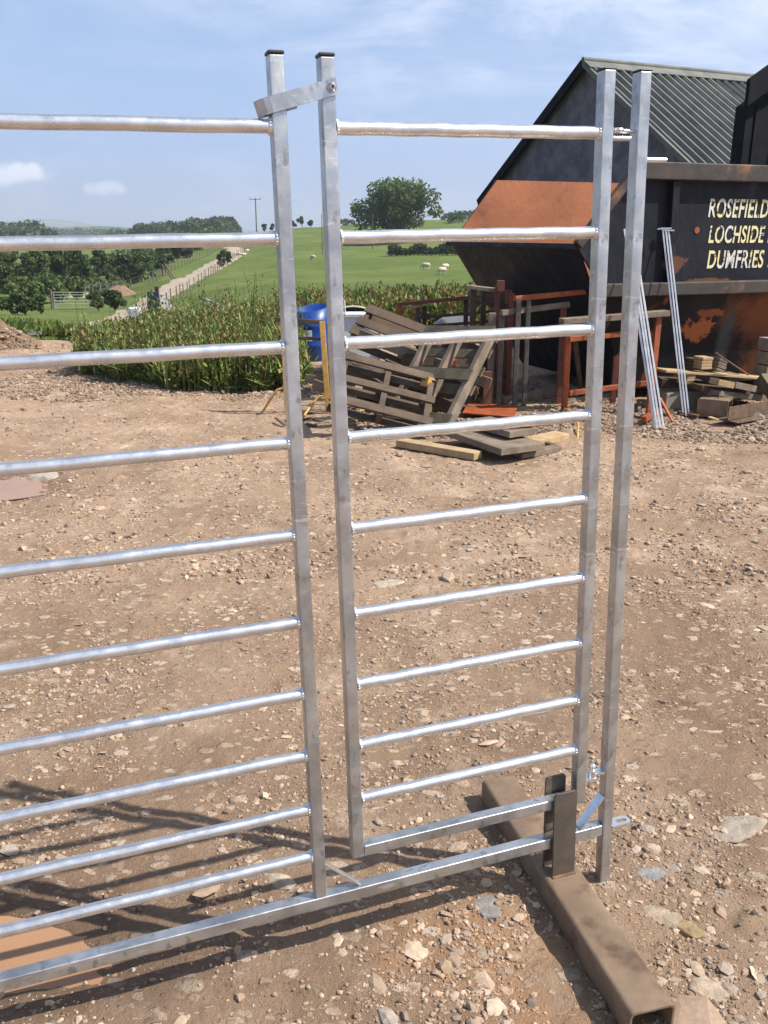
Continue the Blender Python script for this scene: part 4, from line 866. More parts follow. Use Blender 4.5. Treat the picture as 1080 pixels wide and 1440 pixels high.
# end wall sloping under the lip, base, lower flanks, back
MB().poly([K(e1, -.03, LIPZ), K(e1, -WID + .03, LIPZ), K(e2, -WID + .3, .12), K(e2, -.33, .12)], .03, Vector((1, 0, .6))).build('end_panel', SKIPB, skip)
MB().poly([K(-.33, .0, RIBZ - .11), K(LEND, .0, RIBZ - .11), K(LEND, -.30, .12), K(e2, -.30, .12)], .03, -ND).build('lower_side_panel', SKIPR, skip)
MB().poly([K(-.33, -WID, RIBZ), K(LEND, -WID, RIBZ), K(LEND, -WID + .30, .12), K(e2, -WID + .30, .12)], .03, ND).build('far_lower_side_panel', SKIPR, skip)
MB().poly([K(LEND, 0, TOPZ), K(LEND, -WID, TOPZ), K(LEND, -WID + .3, .12), K(LEND, -.3, .12)], .04, LD).build('back_panel', SKIPR, skip)
MB().poly([K(e2, -.3, .12), K(LEND, -.3, .12), K(LEND, -WID + .3, .12), K(e2, -WID + .3, .12)], .05, Vector((0, 0, 1))).build('floor_panel', SKIPR, skip)
UPZ = Vector((0, 0, 1))
m = MB(); m.bar(K(-.02, .045, TOPZ - .055), K(LEND, .045, TOPZ - .055), .12, .15); m.build('rim', RIM, skip, bevel=.012)
m = MB(); m.bar(K(-.02, -WID - .04, TOPZ - .055), K(LEND, -WID - .04, TOPZ - .055), .08, .11); m.build('rim', RIM, skip, bevel=.01)
m = MB(); m.bar(K(-.04, .03, TOPZ - .03), K(e1 - .02, .03, LIPZ + .01), .08, .07, ND); m.build('sloping_rim', RIM, skip, bevel=.008)
m = MB(); m.bar(K(e1 - .02, .02, LIPZ), K(e1 - .02, -WID - .02, LIPZ), .06, .05); m.build('lip', SKIPB, skip, bevel=.006)
m = MB(); m.bar(K(-.36, .05, RIBZ - .055), K(LEND, .05, RIBZ - .055), .13, .12); m.build('rib', RIM, skip, bevel=.012)
for l in (.40, 2.35, 3.7): m = MB(); m.bar(K(l, .035, RIBZ + .01), K(l - .03, .035, TOPZ - .135), .075, .07, ND); m.build('upright_rib', SKIPB, skip, bevel=.006)
m = MB(); m.bar(K(-.05, .02, 1.95), K(.02, .05, 1.80), .012, .012); m.build('hook', BOLT, skip)
m = MB(); m.tube([K(.70, .001, 1.64), K(.70, .006, 1.64)], .03, 14); m.build('rust_spot', ORANGE, skip)
def letters(s, l0, z0, z1, width):
    cu = bpy.data.curves.new('t', 'FONT'); cu.body = s; cu.extrude = .0008; cu.offset = .018; cu.space_character = 1.08
    o = bpy.data.objects.new('t', cu); COL.objects.link(o); bpy.context.view_layer.update(); dg = bpy.context.evaluated_depsgraph_get()
    me = bpy.data.meshes.new_from_object(o.evaluated_get(dg)); bpy.data.objects.remove(o)
    vs = [v.co.copy() for v in me.vertices]; x0 = min(v.x for v in vs); x1 = max(v.x for v in vs); y0 = min(v.y for v in vs); y1 = max(v.y for v in vs)
    for v in me.vertices:
        u = (v.co.x - x0) / (x1 - x0) * width; w = (v.co.y - y0) / (y1 - y0) * (z1 - z0)
        v.co = K(l0 + u + w * .06, .004 + v.co.z * .9, z0 + w) - SO
    me.name = 'lettering'; me.materials.clear(); me.materials.append(PAINTY); ob = bpy.data.objects.new('lettering', me); COL.objects.link(ob); ob.parent = skip; return ob
n_ = ND; 
def LZ(px, py): P = PP(px, py, A, ND); return (P - SO).dot(LD), P.z
for s, (pa, pb), (t0, b0) in (('ROSEFIELD S', (998, 1095), (279, 306)), ('LOCHSIDE IN', (998, 1096), (317, 342)), ('DUMFRIES 71', (996, 1094), (352, 378))):
    la, zt = LZ(pa, t0); lb, _ = LZ(pb, t0); _, zb = LZ(pa, b0); letters(s, la, zb, zt, lb - la)
# ------------------------------------------------------------------ stone shed with corrugated roof
AP = PY(822, 88, 20); th = R(25); RD = Vector((math.cos(th), math.sin(th), 0)); GD = Vector((-RD.y, RD.x, 0))  # ridge dir, gable dir (away from viewer)
HW = 3.87; PT = .645; RL = 9.0; EZ = AP.z - HW * PT
shed = empty('shed', (AP.x, AP.y, 0), 'dark rendered gabled shed with a grey corrugated roof behind the skip', 'shed')
def S_(r, g, z): return Vector((AP.x, AP.y, 0)) + RD * r + GD * g + Vector((0, 0, z))
MB().poly([S_(.12, HW - .15, -.1), S_(.12, HW - .15, EZ), S_(.12, 0, AP.z - .12), S_(.12, -HW + .15, EZ), S_(.12, -HW + .15, -.1)], .35, RD).build('gable_wall', GABLE, shed)
for sg in (1, -1): MB().poly([S_(.5, sg * (HW - .15), -.1), S_(RL, sg * (HW - .15), -.1), S_(RL, sg * (HW - .15), EZ), S_(.5, sg * (HW - .15), EZ)], .3, GD * -sg).build('side_wall', GABLE, shed)
def corr(r0, r1, g1, z0, zE, amp, per, m, root, steps=6, base=lambda r, g, z: S_(r, g, z)):
    n = int((r1 - r0) / per * steps); vs = []; fs = []
    for i in range(n + 1):
        r = r0 + (r1 - r0) * i / n; ph = (r / per) % 1; w = amp * (1 if .12 < ph < .38 else -1 if .62 < ph < .88 else math.sin(2 * math.pi * ph))
        for dz_ in (0, -.03): vs += [base(r, 0, z0 + w + dz_), base(r, g1 * .5, (z0 + zE) / 2 + w + dz_), base(r, g1, zE + w + dz_)]
    for i in range(n):
        a = i * 6; b = a + 6
        fs += [(a, a + 1, b + 1, b), (a + 1, a + 2, b + 2, b + 1), (a + 3, b + 3, b + 4, a + 4), (a + 4, b + 4, b + 5, a + 5)]
    fs += [(0, 3, 4, 1), (1, 4, 5, 2)]
    m_ = MB().add(vs, fs, False); return m_.build('roof', m, root)
OV = .12
corr(0, RL, -(HW + .2), AP.z - .02, AP.z - .02 - (HW + .2) * PT, .074, .235, ROOFM, shed)
corr(0, RL, (HW + .05), AP.z - .02, AP.z - .02 - (HW + .05) * PT, .074, .235, ROOFM, shed)
for r0, r1, dz_ in ((-.05, 5.3, 0), (5.15, RL, .05)):
    m = MB()
    for sg in (1, -1):
        m.bar(S_(r0, sg * .14, AP.z + .045 - .14 * PT + dz_), S_(r1, sg * .14, AP.z + .045 - .14 * PT + dz_), .32, .025, Vector((0, 0, 1)) - GD * (-sg) * PT)
    m.tube([S_(r0, 0, AP.z + .055 + dz_), S_(r1, 0, AP.z + .055 + dz_)], .05, 10); m.build('ridge_cap', ROOFM, shed)
for sg in (1, -1):
    hw = HW + .12
    m = MB(); m.bar(S_(-.03, 0, AP.z - .03), S_(-.03, sg * hw, AP.z - .03 - hw * PT), .06, .20 if sg > 0 else .09, UPZ); m.build('barge_board', CLAD if sg > 0 else ROOFM, shed)
# dark clad building at the right edge
BW = empty('clad_building', PY(1022, 330, 12.0) * 1.0, 'black clad building with a sloping eave at the right edge behind the skip', 'building')
BW.location.z = 0; b0 = BW.location.copy(); e_ = PY(1022, 116, b0.y); rise = .62
BD_ = Vector((.46, .89, 0)).normalized()
def Q(l, n, z): return b0 + LD * l + (BD_ * -n if n < 0 else ND * n) + Vector((0, 0, z))
ze = e_.z
MB().poly([Q(.1, 0, -.1), Q(6, 0, -.1), Q(6, 0, ze - .25 + 3 * rise), Q(3.2, 0, ze - .25 + 3.0 * rise), Q(.1, 0, ze - .25)], .2, -ND).build('front_wall', CLAD, BW)
MB().poly([Q(.1, -.2, -.1), Q(.1, -5, -.1), Q(.1, -5, ze - .25), Q(.1, -.2, ze - .25)], .2, LD).build('side_wall', CLAD, BW)
MB().poly([Q(-.12, .25, ze - .30), Q(3.2, .25, ze - .30 + 3.32 * rise), Q(3.2, .25, ze + 3.32 * rise), Q(-.12, .25, ze + .0)], .06, -ND).build('barge_board', CLAD, BW)
MB().poly([Q(-.12, .2, ze), Q(-.12, -5, ze), Q(3.2, -5, ze + 3.32 * rise), Q(3.2, .2, ze + 3.32 * rise)], -.06, Vector((0, 0, 1))).build('roof', CLAD, BW)
m = MB()
for k in range(14): m.bar(Q(.25 + k * .3, .012, 0), Q(.25 + k * .3, .012, ze - .3 + max(0, .1 + k * .3) * rise), .03, .012, ND)
m.build('cladding_seam', CLAD, BW)
# ------------------------------------------------------------------ scrap and timber
def UP(px, pyb, pyt, z0=0.0):
    a = PZ(px, pyb, z0); b = PY(px, pyt, a.y); return a, Vector((a.x, a.y, b.z))
def thing(name, label, cat, bars, group=None, bev=.003):
    root = empty(name, Vector((bars[0][1].x, bars[0][1].y, 0)), label, cat, group)
    for b in bars:
        nm, p, q, w, t, m_ = b[:6]; up = b[6] if len(b) > 6 else (0, 0, 1)
        MB().bar(p, q, w, t, up).build(nm, m_, root, bevel=bev)
    return root
def single(name, label, cat, p, q, w, t, m_, up=(0, 0, 1), group=None, bev=.003):
    o = MB().bar(p, q, w, t, up).build(name, m_, origin=(p.x, p.y, min(p.z, q.z)), bevel=bev); return tag(o, label, cat, group)
def pallet(label, o_, u, v, Lx=1.2, Wy=1.0, m1=WOODD, m2=WOODG, nb=6, miss=(), flip=False):
    u = u.normalized(); v = (v - u * v.dot(u)).normalized(); n = u.cross(v).normalized()
    if (n.y > 0) != flip: n = -n
    root = empty('pallet', Vector((o_.x, o_.y, 0)), label, 'pallet')
    for k in range(3):
        b = .05 + (Wy - .1) * k / 2; MB().bar(o_ + v * b, o_ + v * b + u * Lx, .05, .09, n).build('bearer', m2, root, bevel=.004)
    for side, cnt in ((1, nb), (-1, 3)):
        for k in range(cnt):
            if (side, k) in miss: continue
            a = .05 + (Lx - .1) * k / (cnt - 1) + rnd.uniform(-.01, .01); w = rnd.uniform(.085, .11)
            MB().bar(o_ + u * a + n * side * .055 + v * rnd.uniform(-.01, .01), o_ + u * (a + rnd.uniform(-.015, .015)) + v * Wy + n * side * .055, w, .018, n).build('board', m1, root, bevel=.002)
    return root
# blue drum
root = empty('blue_drum', PZ(440, 508, 0), 'blue plastic drum with a cut open top and a white sticker, behind the yellow trestle', 'drum'); q = root.location; hD = PY(440, 433, q.y).z
m = MB(); n = 32; prof = [(.205, 0), (.225, .03), (.232, hD * .3), (.240, hD * .32), (.232, hD * .35), (.235, hD * .66), (.243, hD * .69), (.235, hD * .72), (.225, hD), (.215, hD), (.215, .04), (0, .04)]
vs = []; fs = []
for r, z in prof:
    for k in range(n): a = 2 * math.pi * k / n; vs.append(q + Vector((r * math.cos(a), r * math.sin(a), z + (.03 * math.cos(a) + .03 * math.sin(a)) * (z > hD * .9))))
for i in range(len(prof) - 1):
    for k in range(n): fs.append((i * n + k, i * n + (k + 1) % n, (i + 1) * n + (k + 1) % n, (i + 1) * n + k))
m.add(vs, fs, True); m.build('drum_wall', BLUEP, root)
m = MB(); c_ = q
arc = [R(a) for a in range(232, 275, 6)]
vs = [c_ + Vector((.2445 * math.cos(a), .2445 * math.sin(a), z)) for z in (hD * .42, hD * .62) for a in arc]; k = len(arc)
m.add(vs, [(i, i + 1, k + i + 1, k + i) for i in range(k - 1)], True); m.build('sticker', WHITEP, root)
# white tank and arched panel behind the pallets
wa = PY(484, 505, 10.4); root = empty('white_tank', Vector((wa.x, wa.y, 0)), 'white open topped tank with a rolled rim behind the leaning pallets', 'tank')
zt_ = PY(500, 443, 10.4).z; MB().box((wa.x + .19, wa.y + .3, zt_ / 2), (.23, .28, zt_ / 2)).build('side_wall', WHITEP, root, bevel=.03)
m = MB(); m.bar(Vector((wa.x - .06, wa.y, zt_)), Vector((wa.x + .44, wa.y, zt_)), .035, .03); m.build('rim', WHITEP, root, bevel=.01)
m = MB(); m.tube([Vector((wa.x + .02, wa.y - .02, zt_)), Vector((wa.x + .01, wa.y - .02, zt_ + .17))], .008, 8); m.build('spike', WHITEP, root)
cc0 = PY(497, 446, 10.9); root = empty('arched_panel', Vector((cc0.x, cc0.y, 0)), 'dark arched panel with a cream edge standing behind the white tank', 'panel'); pts = []
for k in range(11): a = R(165 - 15 * k); pts.append(cc0 + Vector((.26 * math.cos(a), 0, .13 * math.sin(a))))
MB().poly(pts[::-1] + [Vector((pts[0].x, pts[0].y, .0)), Vector((pts[-1].x, pts[-1].y, .0))], .03, Vector((0, 1, 0))).build('panel', CLAD, root)
ribbon([p + Vector((0, -.01, 0)) for p in pts], .05, .014).build('edge_trim', CREAM, root)
# yellow trestle
lb, ltp = UP(462, 583, 452); lt2 = PY(453, 452, lb.y); fy = lb.y
root = empty('yellow_trestle', Vector((lb.x, lb.y, 0)), 'worn yellow steel trestle with brown crossbars and bent tube feet behind the gate post', 'trestle')
def onY(px, py, Y=fy): return PY(px, py, Y)
MB().bar(onY(462, 583), lt2, .05, .02, (0, 1, 0)).build('leg', YEL, root, bevel=.003)
MB().bar(onY(404, 583), onY(398, 452), .05, .02, (0, 1, 0)).build('leg', YEL, root, bevel=.003)
MB().bar(onY(386, 449, fy + .03), onY(457, 454, fy + .03), .03, .04).build('crossbar', BROWNST, root, bevel=.003)
MB().bar(onY(392, 474, fy + .03), onY(455, 477, fy + .03), .025, .03).build('crossbar', BROWNST, root, bevel=.003)
MB().tube([PZ(424, 590, .012), onY(436, 572, fy - .05), onY(445, 561), onY(450, 557), onY(463, 557)], .011, 8).build('foot', YEL, root)
MB().tube([PZ(370, 578, .012), onY(380, 562, fy - .02), onY(390, 548), onY(400, 545)], .011, 8).build('foot', YEL, root)
MB().tube([PZ(424, 590, .012), PZ(458, 584, .012)], .009, 8).build('foot_rod', RUST, root)
# pallets
o1 = PY(650, 596, 8.3); u1 = PY(712, 492, 8.95) - o1; v1 = PY(462, 556, 8.6) - o1
pallet('dark brown pallet leaning back behind the wicket, upper edge level with the blue drum', o1, u1, v1, .88, 1.5, WOODD, WOODD, 6, ((1, 2),))
o2 = PZ(634, 602, .06)
pallet('greenish grey pallet standing steeply at the right of the heap, its pale edges sunlit', o2, PY(692, 482, o2.y + .42) - o2, PY(560, 592, o2.y + .45) - o2, 1.0, .8, WOODM, WOODG, 6, ((1, 1),), True)
o3 = PZ(604, 607, .06)
pallet('broken dark pallet lying low at the foot of the heap behind the wicket', o3, PY(612, 548, o3.y + .55) - o3, PY(480, 538, o3.y + .35) - o3, .75, .86, WOODD, WOODD, 5, ((1, 3), (1, 1)))
for k_ in range(16):
    px, py, Yk = rnd.uniform(478, 600), rnd.uniform(505, 588), rnd.uniform(7.95, 8.6); dx, dy = rnd.uniform(50, 110), rnd.uniform(10, 42) * rnd.choice((1, 1, 1, -.6))
    p, q = PY(px, py, Yk), PY(min(px + dx, 672), py + dy, Yk - .12); p.z = max(p.z, .04); q.z = max(q.z, .04)
    single('loose_board', 'loose dark broken board in the jumble between the pallets behind the wicket', 'board', p, q, .02, rnd.uniform(.06, .11), rnd.choice((WOODD, WOODD, WOODG, WOODM)), (0, -.5, 1), 'loose boards in the pallet heap')
BO = [((486, 515, 8.2), (640, 575, 7.9), .11, WOODD, 'dark board slanting down to the right across the middle of the pallet heap'),
      ((505, 470, 8.6), (690, 540, 8.2), .10, WOODG, 'grey brown board slanting across the top of the pallet heap'),
      ((470, 500, 8.5), (610, 590, 8.0), .10, WOODD, 'dark board slanting across the left side of the pallet heap'),
      ((510, 545, 8.0), (600, 572, 7.85), .12, WOODM, 'short mossy board low on the left of the pallet heap'),
      ((440, 540, 8.3), (500, 560, 8.15), .10, WOODG, 'grey board end sticking out left of the pallet heap behind the latch stile'),
      ((430, 532, 8.9), (500, 538, 8.8), .08, WOODG, 'level grey board behind the yellow trestle'),
      ((565, 505, 8.3), (700, 515, 8.5), .12, WOODD, 'broad dark board level behind the steep grey pallet')]
for a, b, w, m_, lab in BO: p, q = PY(*a), PY(*b); single('board', lab, 'board', p, q, .022, w, m_)
for p, q, w, t, m_, lab in ((PY(597, 536, 7.7), PY(607, 540, 7.75), .09, .09, YEL, 'small yellow painted block caught in the pallet heap'),):
    single('block', lab, 'block', p, q, w, t, m_)
m = MB()
for k in range(5): m.bar(PY(631, 507 + k * 2.6, 8.25), PY(642, 507 + k * 2.6, 8.25), .06, .013)
tag(m.build('tile_stack', ORANGE, origin=(PY(636, 510, 8.25).x, 8.25, PY(636, 520, 8.25).z)), 'small stack of orange tiles wedged in the pallet heap', 'tiles')
# planks in front
single('plank', 'pale sawn plank lying alone in the dirt in front of the pallet heap', 'plank', PZ(563, 622, .03), PZ(672, 641, .03), .11, .055, WOODP)
single('plank', 'broad grey plank, largest and lowest of the pile right of the pale plank', 'plank', PZ(652, 604, .09), PZ(736, 632, .09), .40, .05, WOODG)
single('plank', 'grey plank lying on the broad plank, second from the top of the pile', 'plank', PZ(672, 592, .16), PZ(735, 609, .16), .26, .05, WOODG)
tag(MB().bar(PZ(700, 598, .20), PZ(765, 594, .20), .20, .012).build('rusty_sheet', ORANGE, bevel=.002), 'rusty orange sheet on top of the plank pile', 'sheet')
single('plank', 'short pale timber offcut poking from under the right of the plank pile', 'plank', PZ(735, 624, .03), PZ(790, 612, .03), .16, .05, WOODP)
single('plank', 'short brown offcut lying lowest at the right foot of the plank pile', 'plank', PZ(728, 640, .02), PZ(785, 630, .02), .10, .04, WOODG)
single('plank', 'short offcut under the left edge of the broad plank', 'plank', PZ(690, 630, .03), PZ(715, 624, .03), .12, .05, WOODD)
# steel frames behind
F1 = 10.4; q_ = lambda px, py, Y=F1: PY(px, py, Y)
g0 = lambda px, Y: Vector((PY(px, 530, Y).x, Y, .02))
thing('steel_hurdle', 'low rusty steel frame behind the pallets with an orange left end post', 'frame', [
    ('post', g0(563, F1), q_(562, 428), .06, .05, ORANGE, (0, 1, 0)), ('top_rail', q_(558, 428), q_(714, 414, 10.0), .04, .04, REDOX), ('middle_rail', q_(585, 447), q_(714, 436, 10.0), .03, .035, BROWNST),
    ('middle_rail', q_(600, 459), q_(714, 450, 10.0), .03, .035, BROWNST), ('post', g0(588, F1), q_(587, 430), .05, .04, GREYST, (0, 1, 0)), ('post', g0(597, F1), q_(597, 430), .05, .04, BROWNST, (0, 1, 0)),
    ('post', g0(655, 10.2), q_(655, 420, 10.2), .05, .05, BROWNST, (0, 1, 0)), ('post', g0(714, 10.0), q_(714, 414, 10.0), .05, .05, BROWNST, (0, 1, 0))])
single('offcut', 'pale split timber lying on the low rusty frame', 'timber', q_(577, 431, 10.35), q_(595, 428, 10.35), .05, .05, WOODP)
root = tag(MB().poly([q_(608, 480, 10.8), q_(664, 480, 10.8), q_(664, 446, 10.8), q_(634, 440, 10.8), q_(610, 455, 10.8)], .03, Vector((0, 1, 0))).build('white_sheet', WHITEP), 'crumpled pale sheet leaning behind the low rusty frame', 'sheet')
F2 = 8.9; q2 = lambda px, py, Y=F2: PY(px, py, Y); g2 = lambda px, Y=F2: Vector((PY(px, 560, Y).x, Y, .02))
def vbar(nm, px, pyt, Y, w, m_): x = PY(px, 480, Y).x; return (nm, Vector((x, Y, .0)), Vector((x, Y, PY(px, pyt, Y).z)), w, w, m_, (0, 1, 0))
thing('metal_cage', 'tall brown steel cage frame with a grey plank top, in front of the skip end', 'frame', [
    vbar('post', 664, 406, F2, .06, BROWNST), vbar('post', 678, 406, F2 + .3, .05, BROWNST), vbar('post', 697, 402, F2 - .1, .05, REDOX), vbar('post', 713, 408, F2 + .1, .06, REDOX),
    ('top_plank', q2(656, 403), q2(706, 409, F2 - .05), .16, .035, WOODG), ('crossbar', q2(664, 424), q2(713, 430), .03, .04, BROWNST), ('crossbar', q2(664, 520), q2(713, 528), .03, .04, BROWNST), ('cap_block', q2(699, 402, F2 - .15), q2(709, 402, F2 - .15), .07, .10, REDOX)])
for px, pt, Y, m_, lab in ((691, 440, 8.45, WOODG, 'upright grey timber left of the pair beside the steep pallet'), (704, 439, 8.4, GREYST, 'upright grey steel tube right of the grey timber'),
                           (717, 412, 8.75, REDOX, 'red oxide steel upright just right of the grey tube')):
    _, p, q, w, t, mm_, up = vbar('x', px, pt, Y, .065 if px < 700 else .05, m_); single('upright', lab, 'upright', p, q, w, t, mm_, up)
single('block', 'short red brown timber post standing at the foot of the uprights', 'post', *UP(684, 577, 522)[:2], .075, .05, mat('red_brown_timber', (.17, .075, .04), (.12, .055, .03), .8, 0, 8, bump=.3), (0, 1, 0))
F3 = 8.35
thing('door_frame', 'dark steel door shaped frame with a rusty top rail beside the orange trestle', 'frame', [
    vbar('post', 727, 420, F3, .045, GREYST), vbar('post', 741, 419, F3 + .05, .04, GREYST), ('top_rail', PY(724, 420, F3), PY(876, 405, F3 + .35), .045, .045, ORANGE), vbar('post', 790, 425, F3 + .3, .05, REDOX), vbar('post', 868, 408, F3 + .35, .05, REDOX),
    ('middle_rail', PY(705, 440, F3), PY(800, 428, F3 + .2), .05, .05, WOODG)])
tag(MB().poly([PZ(650, 582, .05), PZ(722, 588, .05), PZ(728, 573, .05), PZ(660, 566, .05)], .012, Vector((0, 0, 1))).build('steel_sheet', ORANGE, bevel=.001), 'rusty flat sheet on the ground at the foot of the brown cage', 'sheet')
single('plank', 'long grey weathered plank propped behind the door shaped frame', 'plank', PY(705, 566, 8.5), PY(800, 546, 9.1), .05, .10, WOODG)
single('plank', 'narrow grey plank lying below the propped one under the trestle', 'plank', PY(730, 574, 8.6), PY(860, 556, 8.9), .05, .06, WOODG)
# orange trestle
F4 = 8.05; p4 = lambda px, py, Y=F4: PY(px, py, Y)
root = thing('orange_trestle', 'orange painted steel trestle with a grey brown plank along its top, behind the hinge post', 'trestle', [
    ('top_plank', p4(789, 452, F4), p4(938, 440, F4 + .2), .12, .05, WOODG), ('rail', p4(800, 477), p4(912, 466, F4 + .2), .04, .045, ORANGE), ('rail', p4(800, 553), p4(914, 538, F4 + .2), .04, .045, ORANGE),
    ('leg', PZ(793, 582, 0), p4(800, 455), .05, .06, ORANGE, (0, 1, 0)), ('leg', PZ(912, 586, 0), p4(926, 446, F4 + .2), .05, .06, ORANGE, (0, 1, 0)), ('leg', PZ(818, 560, 0), p4(806, 458, F4 + .1), .04, .04, BROWNST, (0, 1, 0)), ('foot_bar', PZ(905, 590, .03), PZ(925, 578, .03), .05, .05, ORANGE)])
tag(MB().tube([PZ(786, 590, .01), PZ(794, 575, .12), PZ(806, 580, .14), PZ(813, 598, .06), PZ(812, 618, .01)], .009, 8).build('hose', YEL), 'loop of faded yellow hose by the left foot of the orange trestle', 'hose')
single('stake', 'thin orange timber stake leaning at the foot of the left flat bar bundle', 'stake', PZ(946, 593, .01), PY(928, 560, 8.0), .025, .02, ORANGE)
# galvanised flat bars leaning on the skip
GB = mat('galvanised_flat', (.62, .64, .66), (.50, .52, .54), .4, .6, 12)
topn = A - ND * -.16
for i, (xt, yt, xb, yb_) in enumerate(((884, 330, 924, 602), (889, 342, 928, 601), (878, 322, 920, 600), (896, 360, 933, 600))):
    b = PZ(xb, yb_, 0); t = PY(xt, yt, b.y + .55 + .03 * i); o = single('flat_bar', 'long galvanised flat bar in the bundle leaning on the skip beside the hinge post', 'flat bar', b, t, .017, .007, GB, (0, 1, .2), 'flat bars leaning beside the hinge post', .001)
for i, (xt, yt, xb, yb_) in enumerate(((932, 322, 961, 584), (936, 321, 965, 585), (940, 324, 969, 584))):
    b = PZ(xb, yb_, 0); t = PY(xt, yt, b.y + .35 + .03 * i); single('flat_bar', 'cross headed galvanised bar in the bundle leaning on the skip below the lettering', 'flat bar', b, t, .015, .007, GB, (0, 1, .2), 'cross headed bars leaning below the lettering', .001)
    MB().bar(t + Vector((-.05, 0, 0)), t + Vector((.05, 0, .0)), .03, .012).build('head', GB, bpy.data.objects[COL.objects[-1].name])
# stack at the foot of the skip
S5 = 8.45; p5 = lambda px, py, Y=S5: PY(px, py, Y)
single('plank', 'long thin plank laid across the block stacks at the foot of the skip', 'plank', p5(927, 520, 8.4), p5(1074, 531, 8.75), .22, .022, WOODP)
def layered(lab, px0, px1, y0, y1, Y, m_, n=4, yaw=0.0, dep=.16):
    a = PY(px0, y1, Y); b = PY(px1, y1, Y); h = (PY(px0, y0, Y).z - a.z) / n; m = MB()
    for k in range(n):
        j = rnd.uniform(-.012, .012); z = a.z + h * (k + .5); dx = (z - a.z) * math.tan(yaw)
        m.bar(Vector((a.x + j + dx, Y + dep / 2, z + 0)), Vector((b.x + j + dx, Y + dep / 2 + (b.x - a.x) * .25, z - math.sin(yaw) * (b.x - a.x) * 1)), dep, h * .9)
    return tag(m.build('wood_blocks', m_, origin=((a.x + b.x) / 2, Y, a.z), bevel=.003), lab, 'wood blocks')
layered('pale wood block stack on top of the long plank', 983, 999, 503, 520, 8.42, WOODP)
layered('brown wood block stack leaning on the long plank right of the pale one', 1003, 1016, 503, 521, 8.5, WOODG, 4, .35)
layered('pale wood block stack under the left of the long plank behind the bars', 962, 974, 524, 541, 8.38, WOODP)
layered('grey wood block stack under the right of the long plank', 1020, 1034, 526, 546, 8.6, WOODG)
layered('dark brown block left of the pale stack on the long plank', 971, 982, 505, 520, 8.55, WOODD, 3)
for a, b, w, h, m_, lab in (((1004, 536, 8.2), (1026, 541, 8.25), .14, .055, WOODP, 'pale stub of timber on the lower stack'), ((1026, 540, 8.25), (1055, 546, 8.4), .14, .06, WOODG, 'grey timber stub right of the pale stub'),
                            ((975, 543, 8.35), (1060, 552, 8.6), .25, .05, WOODD, 'dark timber under the pale stub'), ((1000, 551, 8.25), (1066, 558, 8.6), .22, .05, WOODG, 'lowest grey timber of the stack above the steel box')):
    single('timber', lab, 'timber', PY(*a), PY(*b), w, h, m_)
single('plank', 'dark board at the back of the stack by the concrete block', 'plank', p5(925, 545, 8.75), p5(985, 549, 8.75), .2, .2, WOODD)
# concrete block
a = PZ(934, 577, 0); b = PZ(996, 577, 0); hb = PY(934, 552, a.y + .05).z
m = MB(); m.poly([Vector((a.x, a.y, 0)), Vector((b.x, a.y + .1, 0)), Vector((b.x + .02, a.y + .1, hb)), Vector((b.x - .05, a.y + .12, hb + .01)), Vector((a.x + .01, a.y, hb))], .28, Vector((-.2, 1, 0))); tag(m.build('concrete_block', CONC, bevel=.014), 'pale rough concrete block behind the cross headed bars', 'block')
# steel box offcut, open towards the right front
a = PZ(1022, 589, 0); ub = Vector((-.86, .50, 0)); vb = Vector((.50, .86, 0)); root = empty('steel_box', a, 'short open rusty box section lying below the block stack', 'steel box'); hb = .15; wb_ = .22; lb_ = .26
for nm, pts, nn in (('base', [a, a + vb * wb_, a + vb * wb_ + ub * lb_, a + ub * lb_], UPZ * .012), ('top', [a + UPZ * hb, a + vb * wb_ + UPZ * hb, a + vb * wb_ + ub * lb_ + UPZ * hb, a + ub * lb_ + UPZ * hb], UPZ),
                    ('side', [a + UPZ * .012, a + ub * lb_ + UPZ * .012, a + ub * lb_ + UPZ * hb, a + UPZ * hb], vb), ('side', [a + vb * wb_ + UPZ * .012, a + vb * wb_ + ub * lb_ + UPZ * .012, a + vb * wb_ + ub * lb_ + UPZ * hb, a + vb * wb_ + UPZ * hb], -vb),
                    ('back', [a + ub * lb_, a + ub * lb_ + vb * wb_, a + ub * lb_ + vb * wb_ + UPZ * hb, a + ub * lb_ + UPZ * hb], ub)):
    MB().poly(pts, .012, nn).build(nm, BEAM, root)
MB().tube([a + ub * .1 + vb * .1 + UPZ * hb, a + ub * .1 + vb * .1 + UPZ * (hb + .07)], .006, 8).build('pin', BOLT, root)
thing('steel_channel', 'rusty steel channel lying at the right edge beside the open box section', 'channel', [('web', PZ(1022, 592, .02), PZ(1110, 578, .02), .22, .012, RUST), ('flange', PZ(1024, 582, .09), PZ(1110, 567, .09), .012, .12, RUST)])
MB_r = MB().tube([p5(1006, 496, 8.3), p5(1052, 527, 8.6)], .009, 8).build('rod', RUST); tag(MB_r, 'thin rusty rod slanting across the block stack', 'rod')
layered('tall stack of dark slabs standing on end at the right edge against the skip', 1067, 1105, 476, 590, 8.75, CONC, 6, 0, .2)
single('plank', 'mossy grey timber propped at the right edge below the slab stack', 'plank', PY(1072, 530, 8.5), PY(1092, 560, 8.3), .1, .1, WOODM)
sc_n = 26
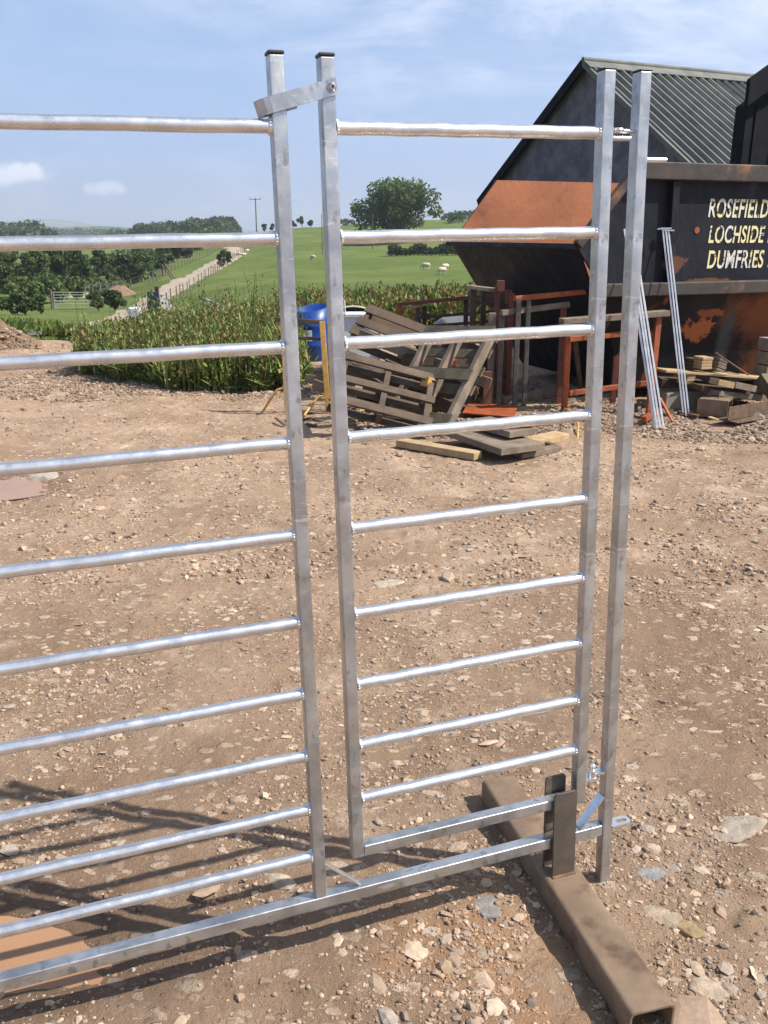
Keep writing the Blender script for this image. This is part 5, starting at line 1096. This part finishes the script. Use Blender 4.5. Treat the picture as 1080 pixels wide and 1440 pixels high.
for i in range(sc_n):
    px, py = rnd.choice(((rnd.uniform(640, 800), rnd.uniform(560, 640)), (rnd.uniform(820, 1060), rnd.uniform(560, 598)), (rnd.uniform(390, 520), rnd.uniform(565, 600))))
    p = PZ(px, py, .018); an = rnd.uniform(0, 3.14); l = rnd.uniform(.04, .13)
    MBs = MB().bar(p, p + Vector((math.cos(an) * l * 2, math.sin(an) * l * 2, rnd.uniform(0, .03))), rnd.uniform(.02, .05), .012).build('wood_scrap', rnd.choice((WOODP, WOODG, WOODD, RUST)), bevel=.002)
    tag(MBs, 'small splinter of scrap wood or steel lying in the rubble round the piles', 'scrap', 'small scraps of wood and steel round the piles')
# junk in the weeds
wj = 15.2; bj = lambda px, py, Y=wj: PY(px, py, Y)
root = empty('blue_board', Vector((bj(217, 440).x, wj, 0)), 'dark blue board on a post standing in the weeds by the track', 'board')
MB().poly([bj(207, 440), bj(227, 444), bj(222, 411), bj(207, 410)], .05, Vector((0, 1, 0))).build('panel', BLUEB, root)
MB().bar(bj(224, 446, wj + .06), bj(220, 403, wj + .06), .06, .06, (0, 1, 0)).build('post', BROWNST, root)
tag(MB().poly([bj(229, 440, 15), bj(246, 434, 15.3), bj(224, 413, 15.1)], .04, Vector((0, 1, 0))).build('grey_sheet', GREYB), 'grey triangular sheet leaning on the blue board in the weeds', 'sheet')
q = bj(190, 440, 13.8); m = MB(); m.box(q, (.075, .09, .085)); o = m.build('white_container', WHITEP, bevel=.02); tag(o, 'small white plastic container perched in the weeds left of the blue board', 'container')
MB().tube([q + Vector((-.01, -.02, .08)), q + Vector((-.01, -.02, .11))], .025, 10).build('cap', GREYB, o)
tag(MB().tube([bj(283, 419, 15.5), bj(316, 434, 15.0)], .035, 10).build('pipe', GREYB), 'pale pipe poking out of the weeds right of the track', 'pipe')
# ------------------------------------------------------------------ haze
HZ = bpy.data.materials.new('haze'); HZ.use_nodes = True; n = HZ.node_tree.nodes; l = HZ.node_tree.links; n.clear()
o_ = n.new('ShaderNodeOutputMaterial'); v = n.new('ShaderNodeVolumePrincipled'); v.inputs['Color'].default_value = (.80, .88, 1, 1); v.inputs['Density'].default_value = .00030; v.inputs['Anisotropy'].default_value = .2
l.new(v.outputs[0], o_.inputs['Volume'])
hb_ = MB().box((0, 3600, 60), (13500, 3800, 130)).build('haze', HZ, origin=(0, 0, 0)); tag(hb_, 'thin pale blue summer haze over the fields', 'haze', kind='stuff')
